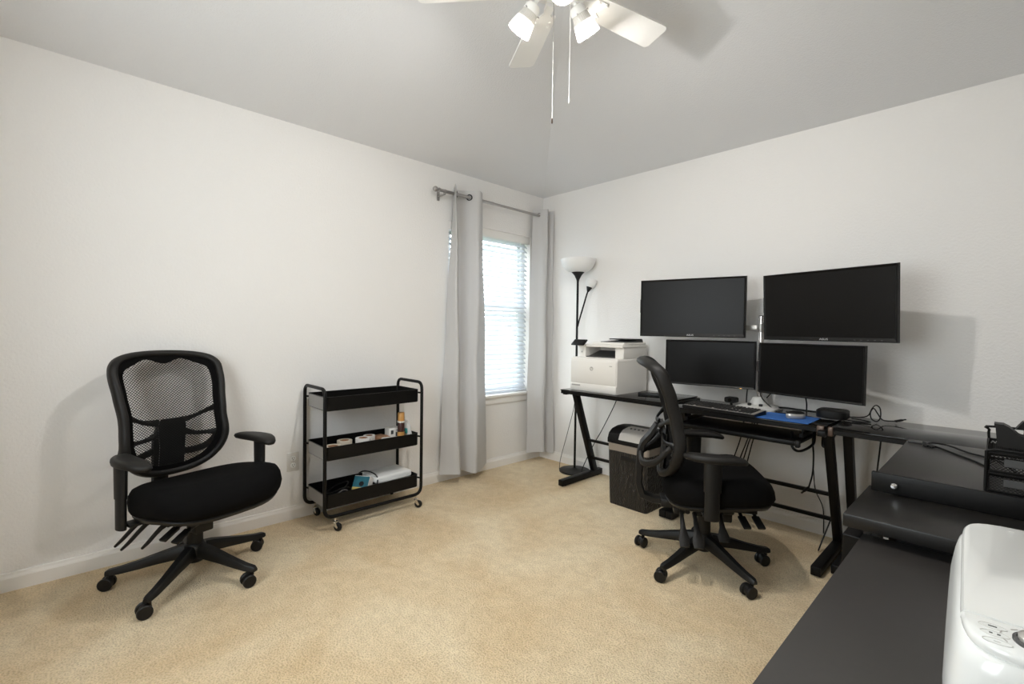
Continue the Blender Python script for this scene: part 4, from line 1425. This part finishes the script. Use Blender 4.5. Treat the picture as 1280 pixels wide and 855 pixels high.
for c, rzm, tag_ in ((cUL, monUL, 0), (cUR, monUR, 0), (cLL, monLL, 0), (cLR, monLR, 0)):
    bk_ = c + Matrix.Rotation(rzm.rotation_euler.z, 3, 'Z') @ V(0, 0.034, 0) - V(1.995, -0.150, 0.7322)
    zz = bk_.z if bk_.z < 0.45 else 0.50
    s = 1 if bk_.x > 0 else -1
    ar = B().cyl((0, 0, zz - 0.025), (0, 0, zz + 0.025), 0.026, seg=20)
    el = V(bk_.x * 0.55, max(bk_.y + 0.045, 0.02), zz)
    ar.bar((0, 0, zz), el, 0.030, 0.034, bev=0.006)
    ar.cyl(el - V(0, 0, 0.024), el + V(0, 0, 0.024), 0.020, seg=16)
    ar.bar(el, bk_ + V(0, 0.020, 0), 0.026, 0.030, bev=0.005)
    aro = ar.build('monitor_arm', M_SILVER, ms)
    R3 = Matrix.Translation(bk_) @ Matrix.Rotation(rzm.rotation_euler.z, 4, 'Z')
    B().box(-0.05, 0.05, 0.0, 0.006, -0.05, 0.05, bev=0.002, mx=R3).box(-0.015, 0.015, 0.004, 0.03, -0.02, 0.02, mx=R3).build('mount_plate', M_DARKGREY, aro, angle=30)
B().cyl((-0.004, 0, 0.235), (-0.004, 0, 0.285), 0.022, seg=16).build('pole_clamp', M_BLACK, ms)

# ------------------------------------------------------------------ keyboard, mouse pad, mouse, webcam, small computer
kb = thing('keyboard', 'black mechanical keyboard on the desk in front of the pale stand base', 'keyboard', (1.885, -0.435, 0.7324), math.radians(-6))
kbb = B()
kbb.loft([[V(x, y, z) for x, y, z in ((-0.222, -0.070, 0.0), (0.222, -0.070, 0.0), (0.222, 0.070, 0.0), (-0.222, 0.070, 0.0))], [V(x, y, z) for x, y, z in ((-0.222, -0.070, 0.014), (0.222, -0.070, 0.014), (0.222, 0.070, 0.026), (-0.222, 0.070, 0.026))]])
kbb.build('keyboard_case', M_BLACK, kb, smooth=False)
ky = B()
ky.loft([[V(sx * 0.0072, sy * 0.0074, 0) for sx, sy in ((-1, -1), (1, -1), (1, 1), (-1, 1))], [V(sx * 0.0056, sy * 0.0060 + 0.0006, 0.0075) for sx, sy in ((-1, -1), (1, -1), (1, 1), (-1, 1))]], cap0=False)
key0 = None
tl = math.atan2(0.012, 0.14)
B().loft([[V(x, y, z + 0.0004) for x, y, z in ((-0.216, -0.064, 0.0145), (0.216, -0.064, 0.0145), (0.216, 0.066, 0.0257), (-0.216, 0.066, 0.0257))], [V(x, y, z + 0.0010) for x, y, z in ((-0.216, -0.064, 0.0145), (0.216, -0.064, 0.0145), (0.216, 0.066, 0.0257), (-0.216, 0.066, 0.0257))]]).build('key_plate', M_KEYBASE, kb, smooth=False)
for r in range(6):
    yy = 0.056 - r * 0.0195 - (0.004 if r else 0)
    zz = 0.0145 + (yy + 0.07) / 0.14 * 0.012
    for cidx in range(21):
        xx = -0.208 + cidx * 0.0192 + (0.006 if cidx > 13 else 0) + (0.006 if cidx > 16 else 0)
        if cidx in (14, 15, 16) and r in (3,):
            continue
        if r == 5 and 3 <= cidx <= 9:
            if cidx != 6:
                continue
        if key0 is None:
            key0 = ky.build('key', M_KEY, kb, smooth=False)
            key0.location = (xx, yy, zz)
            key0.rotation_euler = (tl, 0, 0)
        else:
            k_ = copy_part(key0, kb, (xx, yy, zz), (tl, 0, 0))
            if r == 5 and cidx == 6:
                k_.scale = (7.2, 1, 1)

mp = B().box(2.088, 2.352, -0.505, -0.262, 0.7322, 0.7352, bev=0.0008).build('mouse_pad', M_BLUE, smooth=False)
tag(mp, 'bright blue cloth mouse pad on the desk below the lower right monitor', 'mouse pad')
mo = thing('computer_mouse', 'silver computer mouse with dark top on the blue mouse pad', 'mouse', (2.258, -0.378, 0.7354), 0.9)
def egg(sc, z, a=0.052, b_=0.033):
    return [V(a * sc * math.cos(t), b_ * sc * math.sin(t) * (1 + 0.12 * math.cos(t)), z) for t in [2 * PI * k / 24 for k in range(24)]]
B().loft([egg(0.90, 0.001), egg(1.0, 0.007), egg(1.02, 0.020), egg(0.96, 0.027)]).build('mouse_body', M_SILVER, mo)
B().loft([egg(0.955, 0.0272), egg(0.86, 0.034), egg(0.6, 0.039), egg(0.2, 0.041)]).build('mouse_top', M_BLACK, mo, label='dark top shell')
wcam = thing('webcam', 'small black webcam sitting on the desk behind the keyboard', 'webcam', (1.855, -0.225, 0.7324), -0.1)
wb = B().lathe([(0.024, 0), (0.024, 0.006), (0.008, 0.010), (0.008, 0.030)], 16)
wb.build('webcam_foot', M_BLACK, wcam)
wb = B().loft([[V(x, y0, z) for x, z in [(0.036 * math.copysign(abs(math.cos(t)) ** 0.4, math.cos(t)), 0.044 + 0.018 * math.copysign(abs(math.sin(t)) ** 0.5, math.sin(t))) for t in [2 * PI * k / 28 for k in range(28)]]] for y0 in (-0.02, 0.022)])
wb.build('webcam_body', M_BLACK, wcam, angle=30)
B().cyl((0, -0.020, 0.044), (0, -0.024, 0.044), 0.011, seg=18).build('lens', M_GLASS_BLACK, wcam)
mpc = thing('mini_computer', 'small black rounded computer box on the desk beside the coiled cable', 'computer', (2.405, -0.255, 0.7485), 0.0)
B().loft([rrect(-0.068, 0.068, -0.068, 0.068, 0.035, 0.0), rrect(-0.070, 0.070, -0.070, 0.070, 0.036, 0.006), rrect(-0.070, 0.070, -0.070, 0.070, 0.036, 0.036), rrect(-0.064, 0.064, -0.064, 0.064, 0.034, 0.042)]).build('computer_case', M_BLACK, mpc, angle=35)
B().lathe([(0.05, -0.006), (0.05, 0.0)], 24).build('rubber_foot', M_BLACK_SOFT, mpc)
tag(B().loft([[V(r * math.cos(t) * 1.0, r * 0.25 * math.sin(t), z) for t in [2 * PI * k / 16 for k in range(16)]] for r, z in ((0.060, 0.0), (0.066, 0.006), (0.060, 0.012), (0.04, 0.014))]).build('remote_control', M_DARKGREY), 'slim dark remote lying behind the blue mouse pad', 'remote').matrix_world = Matrix.Translation((2.215, -0.205, 0.7325)) @ Matrix.Rotation(-0.3, 4, 'Z')


def cable(name, pts, r, label, m=None, group=None, n=8, plug=None):
    b = B().tube(spline(pts, n), r, 6)
    if plug:
        p, q_ = Vector(plug[0]), Vector(plug[1])
        d_ = (q_ - p)
        b.bar(p, p + d_ * 0.7, 0.014, 0.010, up=(0.3, 0.2, 1), bev=0.002)
        b.bar(p + d_ * 0.7, q_, 0.009, 0.005, up=(0.3, 0.2, 1))
    return tag(b.build(name, m or M_BLACK, angle=60), label, 'cable', group)


# cables on the desk
cable('black_cable', [(2.075, -0.105, 0.742), (2.13, -0.14, 0.752), (2.20, -0.13, 0.750), (2.27, -0.13, 0.748), (2.335, -0.20, 0.758)], 0.006, 'thick black cable from the pale stand base to the small computer box')
cable('black_cable', [(2.01, -0.215, 0.862), (2.03, -0.200, 0.80), (2.09, -0.20, 0.745), (2.13, -0.235, 0.7355), (2.17, -0.25, 0.7355)], 0.0032, 'black cable falling from the lower right monitor behind the pole')
cable('black_cable', [(2.075, -0.165, 0.85), (2.03, -0.13, 0.80), (1.975, -0.075, 0.762), (1.94, -0.050, 0.738)], 0.0032, 'black cable crossing behind the pole to the rear desk edge')
cable('black_cable', [(2.26, -0.215, 0.85), (2.262, -0.19, 0.80), (2.262, -0.185, 0.737)], 0.004, 'straight black cable hanging under the middle of the lower right monitor')
cable('black_cable', [(1.925, -0.155, 0.855), (1.912, -0.13, 0.80), (1.90, -0.10, 0.734)], 0.004, 'black cable hanging under the right end of the lower left monitor')
cc = [(2.46, -0.235, 0.756), (2.52, -0.225, 0.760), (2.555, -0.225, 0.775), (2.568, -0.215, 0.81), (2.583, -0.205, 0.83), (2.600, -0.198, 0.815), (2.603, -0.200, 0.770), (2.590, -0.208, 0.7465), (2.568, -0.214, 0.758), (2.562, -0.210, 0.79), (2.574, -0.20, 0.812), (2.590, -0.19, 0.785), (2.61, -0.17, 0.752), (2.655, -0.135, 0.748)]
cable('coiled_cable', cc, 0.0032, 'thin black cable standing in a coil on the right desk section', plug=((2.655, -0.135, 0.748), (2.695, -0.105, 0.760)))
cable('flat_cable', [(2.46, -0.27, 0.7455), (2.52, -0.29, 0.7455), (2.57, -0.255, 0.7455), (2.54, -0.22, 0.7455), (2.48, -0.20, 0.7455)], 0.003, 'dark cable lying flat below the upright coil on the glass')

# cables hanging below the desk
g_ = 'cables hanging below the middle desk section'
LAB_ = ('first from the left', 'second from the left', 'third from the left', 'last, nearest the dangling plug,')
for (x0, x1, zb), lb in zip(((1.905, 1.845, 0.36), (1.955, 1.875, 0.34), (1.968, 1.890, 0.30), (1.985, 1.915, 0.28)), LAB_):
    cable('hanging_cable', [(x0, -0.150, 0.700), (x0 + 0.004, -0.165, 0.60), ((x0 + x1) / 2 + 0.012, -0.165, 0.50), (x1, -0.150, zb), (x1 - 0.01, -0.12, 0.20), (x1 + 0.03, -0.06, 0.06)], 0.0038, 'black cable drooping below the keyboard tray, %s of four' % lb if 'last' not in lb else 'black cable drooping below the keyboard tray, last of four and nearest the dangling plug', group=g_)
cable('power_cable', [(2.335, -0.260, 0.690), (2.318, -0.270, 0.62), (2.322, -0.262, 0.52), (2.318, -0.255, 0.42), (2.300, -0.248, 0.335)], 0.0045, 'black power cable dangling with its plug in the air under the desk', plug=((2.300, -0.248, 0.335), (2.262, -0.238, 0.290)))
cable('looped_cable', [(2.255, -0.42, 0.665), (2.275, -0.48, 0.600), (2.305, -0.45, 0.575), (2.335, -0.33, 0.600), (2.330, -0.27, 0.66), (2.36, -0.25, 0.66), (2.38, -0.33, 0.600), (2.40, -0.30, 0.60), (2.41, -0.22, 0.65)], 0.007, 'thick black cable looped at the right end of the keyboard tray')
cable('thin_cable', [(2.385, -0.25, 0.700), (2.372, -0.245, 0.62), (2.39, -0.19, 0.54), (2.405, -0.150, 0.48), (2.406, -0.150, 0.33), (2.40, -0.16, 0.20), (2.372, -0.235, 0.06), (2.365, -0.29, 0.010)], 0.0038, 'thin black cable running beside the right leg down to the carpet')
cable('thin_cable', [(2.285, -0.10, 0.40), (2.292, -0.075, 0.28), (2.325, -0.040, 0.17), (2.33, -0.032, 0.02)], 0.003, 'short thin cable at the wall left of the dangling plug')
cable('thin_cable', [(2.60, -0.12, 0.705), (2.592, -0.10, 0.60), (2.578, -0.09, 0.42), (2.560, -0.08, 0.20), (2.55, -0.06, 0.02)], 0.0045, 'black cable hanging behind the right desk section to the floor')
cable('printer_cable', [(0.905, -0.055, 0.735), (0.885, -0.06, 0.63), (0.78, -0.085, 0.40), (0.70, -0.10, 0.25), (0.635, -0.15, 0.06), (0.66, -0.20, 0.008)], 0.0035, 'black cable slanting from the printer down past the lamp base')
cable('printer_cable', [(0.815, -0.05, 0.33), (0.83, -0.045, 0.22), (0.845, -0.04, 0.12), (0.86, -0.03, 0.010), (0.98, -0.05, 0.008), (1.14, -0.08, 0.008)], 0.003, 'thin black cable along the wall between desk leg and shredder')

# ------------------------------------------------------------------ black tables and cabinet at the right
ct = thing('corner_table', 'black wood-grain table with chrome knob, right of the glass desk', 'table', (0, 0, 0))
B().box(2.762, 3.50, -1.345, -0.600, 0.726, 0.744, bev=0.002).build('table_top', M_WOODBLACK, ct, angle=30)
fp = B().box(2.752, 3.505, -1.362, -1.346, 0.687, 0.750, bev=0.003).build('front_panel', M_BLACKMET, ct, angle=30)
B().lathe([(0.006, 0), (0.006, 0.006), (0.0125, 0.010), (0.0135, 0.015), (0.010, 0.020), (0.003, 0.021)], 22, Matrix.Translation((2.812, -1.362, 0.716)) @ Matrix.Scale(0.72, 4) @ Matrix.Rotation(PI / 2, 4, 'X')).build('knob', M_CHROME, fp)
for xx, yy in ((2.785, -0.635), (3.47, -0.635), (3.47, -1.255), (2.81, -1.255)):
    z_ = 0.0
    B().box(xx - 0.02, xx + 0.02, yy - 0.02, yy + 0.02, z_, 0.725, bev=0.003).build('leg', M_BLACKMET, ct, smooth=False)

md = thing('side_table', 'low black side table tucked under the front edge of the wood-grain table', 'table', (0, 0, 0))
B().box(2.736, 3.52, -1.665, -1.290, 0.648, 0.685, bev=0.003).build('table_top', M_SIDETOP, md, angle=30)
B().box(2.772, 2.792, -1.590, -1.385, 0.0, 0.647, bev=0.002).build('side_panel', M_LAMINATE, md, smooth=False)
B().box(3.48, 3.50, -1.590, -1.385, 0.0, 0.647, bev=0.002).build('side_panel', M_LAMINATE, md, smooth=False)
B().box(2.85, 3.48, -1.597, -1.580, 0.560, 0.6475, bev=0.002).build('apron', M_BLACKMET, md, smooth=False)
B().box(2.722, 2.768, -1.592, -1.385, 0.0, 0.600, bev=0.003).build('front_leg', M_BLACKMET, md, smooth=False)

cb_ = thing('low_cabinet', 'long low black cabinet in front, carrying the white home printer', 'cabinet', (0, 0, 0))
B().box(2.774, 3.52, -2.95, -1.600, 0.600, 0.620, bev=0.002).build('cabinet_top', M_LAMINATE, cb_, angle=30)
B().box(2.790, 3.50, -2.93, -2.91, 0.0, 0.599).box(2.790, 3.50, -1.64, -1.62, 0.0, 0.599).box(2.790, 3.50, -2.30, -2.28, 0.0, 0.599).box(3.48, 3.50, -2.91, -1.64, 0.0, 0.599).box(2.790, 3.48, -2.91, -1.64, 0.06, 0.08).build('cabinet_body', M_LAMINATE, cb_, smooth=False)
for ya, yb in ((-2.905, -2.295), (-2.285, -1.645)):
    dr = B().box(2.776, 2.789, ya, yb, 0.085, 0.596, bev=0.002).build('door', M_LAMINATE, cb_, smooth=False)
    B().cyl((2.776, yb - 0.05, 0.36), (2.760, yb - 0.05, 0.36), 0.009, seg=14).build('door_knob', M_CHROME, dr)

# ------------------------------------------------------------------ white home printer in front
hp_ = thing('inkjet_printer', 'glossy white home printer with a control dial on the low cabinet', 'printer', (3.224, -2.222, 0.6205), math.radians(2.5))
def pshell(sx, sy, z, ex=9.0, k=64, dy=0.0):
    out = []
    for i in range(k):
        t = 2 * PI * i / k
        out.append(V(sx * math.copysign(abs(math.cos(t)) ** (2 / ex), math.cos(t)), sy * math.copysign(abs(math.sin(t)) ** (2 / ex), math.sin(t)) + dy, z))
    return out
b = B()
b.loft([pshell(0.215, 0.245, 0.0), pshell(0.223, 0.255, 0.012), pshell(0.231, 0.272, 0.060), pshell(0.233, 0.275, 0.100), pshell(0.231, 0.274, 0.140), pshell(0.2265, 0.271, 0.172), pshell(0.2225, 0.268, 0.188), pshell(0.2175, 0.264, 0.194)])
b.build('printer_body', M_WHITE_GLOSS, hp_, angle=50)
b = B()
def lidring(sc, z):
    o = []
    for v in pshell(0.2175 * sc, 0.264 * sc, z):
        o.append(v)
    return o
# scanner lid: everything behind the control panel strip
def cut(pts, ymin=None, ymax=None):
    return [V(p.x, max(p.y, ymin) if ymin is not None else min(p.y, ymax), p.z) for p in pts]
b.loft([cut(lidring(0.992, 0.1945), ymin=-0.1805), cut(lidring(1.0, 0.199), ymin=-0.1805), cut(lidring(0.997, 0.206), ymin=-0.1805), cut(lidring(0.985, 0.2095), ymin=-0.1795)])
lid = b.build('scanner_lid', M_WHITE_GLOSS, hp_, angle=50)
b = B()
b.loft([cut(lidring(0.992, 0.1945), ymax=-0.1812), cut(lidring(1.0, 0.199), ymax=-0.1812), cut(lidring(0.997, 0.205), ymax=-0.1812), cut(lidring(0.985, 0.2085), ymax=-0.1822)])
cpn = b.build('control_panel', M_WHITE_GLOSS, hp_, angle=50)
for k in range(3):
    o = B()
    cx, cy = -0.1875 + 0.0015 * k, -0.203 - 0.0195 * k
    o.tube([V(cx + 0.013 * math.cos(t), cy + 0.0065 * math.sin(t), 0.2086) for t in [2 * PI * i / 28 for i in range(28)]], 0.0006, 5, closed=True)
    bo2 = o.build('button', M_GREYW, cpn)
    mk = B()
    if k == 0:
        mk.box(cx - 0.004, cx + 0.004, cy - 0.0010, cy + 0.0014, 0.2086, 0.2090)
    elif k == 1:
        mk.box(cx - 0.005, cx - 0.002, cy - 0.001, cy + 0.0016, 0.2086, 0.2090).box(cx + 0.002, cx + 0.005, cy - 0.001, cy + 0.0016, 0.2086, 0.2090)
    else:
        mk.box(cx - 0.003, cx + 0.003, cy - 0.0003, cy + 0.0005, 0.2086, 0.2089)
    mk.build('button_symbol', M_DARKGREY if k < 2 else M_LOGO, bo2, smooth=False)
dx, dy_ = -0.145, -0.217
dl = B().lathe([(0.026, 0.2085), (0.026, 0.211), (0.0225, 0.2125), (0.0225, 0.2085)], 40, Matrix.Translation((dx, dy_, 0)), cap0=False, cap1=False).build('dial_ring', M_DARKGREY, cpn, label='dark ring of the control dial')
B().lathe([(0.0215, 0.2085), (0.0215, 0.216), (0.018, 0.219), (0.005, 0.2195)], 36, Matrix.Translation((dx, dy_, 0))).build('dial_knob', M_SILVER, dl)
B().box(dx - 0.001, dx + 0.001, dy_ + 0.010, dy_ + 0.024, 0.2185, 0.2215).build('dial_pointer', M_BLACK, dl, smooth=False)
for a in range(-60, 241, 38):
    t = math.radians(a)
    B().box(-0.004, 0.004, -0.0006, 0.0006, 0, 0.0004, mx=Matrix.Translation((dx + 0.036 * math.cos(t), dy_ + 0.031 * math.sin(t), 0.2086)) @ Matrix.Rotation(t + PI / 2, 4, 'Z')).build('dial_mark', M_LOGO, dl, smooth=False)
# relief at the rear of the lid: hinge lines, tray hatch and small mark
for xx in (-0.115, -0.070):
    B().box(xx - 0.0005, xx + 0.0005, 0.219, 0.252, 0.2094, 0.2099).build('lid_groove', M_GREYW, lid, smooth=False)
B().box(-0.045, 0.165, 0.219, 0.252, 0.2094, 0.2112, bev=0.0006).build('feed_hatch', M_WHITE, lid, smooth=False)
B().box(-0.155, -0.147, 0.231, 0.234, 0.2094, 0.2098).build('lid_mark', M_GREYW, lid, smooth=False)

# ------------------------------------------------------------------ mesh desk organiser with things on it
og = thing('desk_organizer', 'black wire-mesh drawer organiser on the wood-grain table', 'organizer', (3.012, -1.335, 0.7445))
OW, OD, OH = 0.34, 0.24, 0.120
f = B()
for xx in (0.004, OW - 0.004):
    for yy in (0.004, OD - 0.004):
        f.cyl((xx, yy, 0), (xx, yy, OH), 0.0045, seg=8)
for zz in (0.004, 0.060, OH):
    f.tube([V(0.004, 0.004, zz), V(OW - 0.004, 0.004, zz), V(OW - 0.004, OD - 0.004, zz), V(0.004, OD - 0.004, zz)], 0.0042, 8, closed=True)
f.box(0.004, OW - 0.004, 0.004, OD - 0.004, 0.000, 0.003)
f.build('wire_frame', M_BLACKMET, og)


def mesh_sheet(p0, u, v, nu, nv, wdt, name, parent):
    b = B()
    p0, u, v = Vector(p0), Vector(u), Vector(v)
    vs = {}
    for i in range(nu + 1):
        for j in range(nv + 1):
            if (i + j) % 2 == 0:
                vs[i, j] = b.bm.verts.new(p0 + u * (i / nu) + v * (j / nv))
    for i in range(1, nu):
        for j in range(1, nv):
            if (i + j) % 2:
                b.bm.faces.new([vs[i - 1, j], vs[i, j + 1], vs[i + 1, j], vs[i, j - 1]])
    lo_v = [q for q in b.bm.verts if not q.link_faces]
    bmesh.ops.delete(b.bm, geom=lo_v, context='VERTS')
    bmesh.ops.wireframe(b.bm, faces=b.bm.faces[:], thickness=wdt, use_replace=True, use_boundary=True, use_even_offset=True, offset=0)
    return b.build(name, M_BLACKMET, parent, smooth=False, kind='stuff')


mesh_sheet((0.004, 0.004, 0.004), (0, OD - 0.008, 0), (0, 0, OH - 0.006), 54, 28, 0.0016, 'side_mesh', og)
mesh_sheet((OW - 0.004, 0.004, 0.004), (0, OD - 0.008, 0), (0, 0, OH - 0.006), 54, 28, 0.0016, 'side_mesh', og)
mesh_sheet((0.004, OD - 0.004, 0.004), (OW - 0.008, 0, 0), (0, 0, OH - 0.006), 72, 28, 0.0016, 'back_mesh', og)
mesh_sheet((0.006, 0.006, OH - 0.012), (OW - 0.012, 0, 0), (0, OD - 0.012, 0), 72, 50, 0.0016, 'top_mesh', og)
for x0, x1, z0, z1 in ((0.010, 0.330, 0.065, 0.115), (0.010, 0.118, 0.008, 0.056), (0.122, 0.330, 0.008, 0.056)):
    fr2 = B().tube([V(x0, 0.0, z0), V(x1, 0.0, z0), V(x1, 0.0, z1), V(x0, 0.0, z1)], 0.0034, 6, closed=True)
    dwr = fr2.build('drawer', M_BLACKMET, og)
    mesh_sheet((x0, 0.0, z0), (x1 - x0, 0, 0), (0, 0, z1 - z0), int((x1 - x0) / 0.0045) // 2 * 2, 12, 0.0013, 'drawer_mesh', dwr)
    B().box(x0 + 0.03, min(x1 - 0.03, x0 + 0.075), -0.004, 0.000, z0 + 0.016, z1 - 0.012, bev=0.001).build('label_plate', M_DARKGREY, dwr, smooth=False)
B().tube([V(0.004, 0.004, OH), V(0.02, 0.002, OH + 0.006), V(0.32, 0.002, OH + 0.006), V(OW - 0.004, 0.004, OH)], 0.004, 6).build('front_rim', M_BLACKMET, og)
B().tube(spline([(0.004, OD - 0.004, OH), (0.004, OD - 0.004, OH + 0.03), (0.020, OD - 0.004, OH + 0.042), (OW - 0.03, OD - 0.004, OH + 0.042), (OW - 0.004, OD - 0.004, OH)], 4), 0.004, 6).build('back_rim', M_BLACKMET, og)

td_ = thing('tape_dispenser', 'black tape dispenser with a curved top, standing on the mesh organiser', 'tape dispenser', (3.030, -1.215, 0.8665))
prof = [(0.006, 0.0), (0.170, 0.0), (0.175, 0.030), (0.150, 0.042), (0.110, 0.032), (0.075, 0.031), (0.050, 0.040), (0.030, 0.060), (0.018, 0.067), (0.000, 0.067)]
B().prism(prof, -0.026, 0.026, axis='y').build('dispenser_body', M_BLACK_SOFT, td_, angle=30)
B().box(-0.002, 0.001, -0.022, 0.022, 0.058, 0.068).build('cutter', M_BLACK, td_, smooth=False)
st = thing('stapler', 'black stapler with a steel rail lying behind the tape dispenser', 'stapler', (3.085, -1.130, 0.8665), 0.05)
B().box(0.0, 0.17, -0.018, 0.018, 0.0, 0.014, bev=0.003).build('stapler_base', M_BLACK, st)
B().box(0.006, 0.16, -0.010, 0.010, 0.026, 0.042, bev=0.002).build('steel_rail', M_CHROME, st, label='shiny steel rail')
b = B().prism([(-0.012, 0.044), (0.165, 0.044), (0.165, 0.066), (0.10, 0.074), (0.004, 0.070)], -0.017, 0.017, axis='y')
b.box(0.13, 0.16, -0.014, 0.014, 0.010, 0.05)
b.build('stapler_arm', M_BLACK, st, angle=30)
cable('charging_cable', [(2.815, -0.655, 0.7485), (2.83, -0.680, 0.7490), (2.842, -0.700, 0.7560), (2.862, -0.690, 0.7570), (2.90, -0.690, 0.7530), (2.95, -0.745, 0.7480), (3.005, -0.800, 0.7480), (3.06, -0.88, 0.748), (3.08, -1.0, 0.748)], 0.0034, 'black charging cable with plugs lying on the wood-grain table', plug=((2.842, -0.712, 0.7490), (2.826, -0.745, 0.7490)))
cable('charging_cable', [(2.770, -0.690, 0.7480), (2.80, -0.695, 0.7480), (2.835, -0.705, 0.7490), (2.87, -0.735, 0.7480), (2.93, -0.83, 0.748), (2.985, -0.92, 0.748), (3.03, -1.02, 0.748)], 0.0036, 'second dark cable on the wood-grain table, crossing under the charging cable', plug=((2.852, -0.720, 0.7490), (2.845, -0.750, 0.7490)))
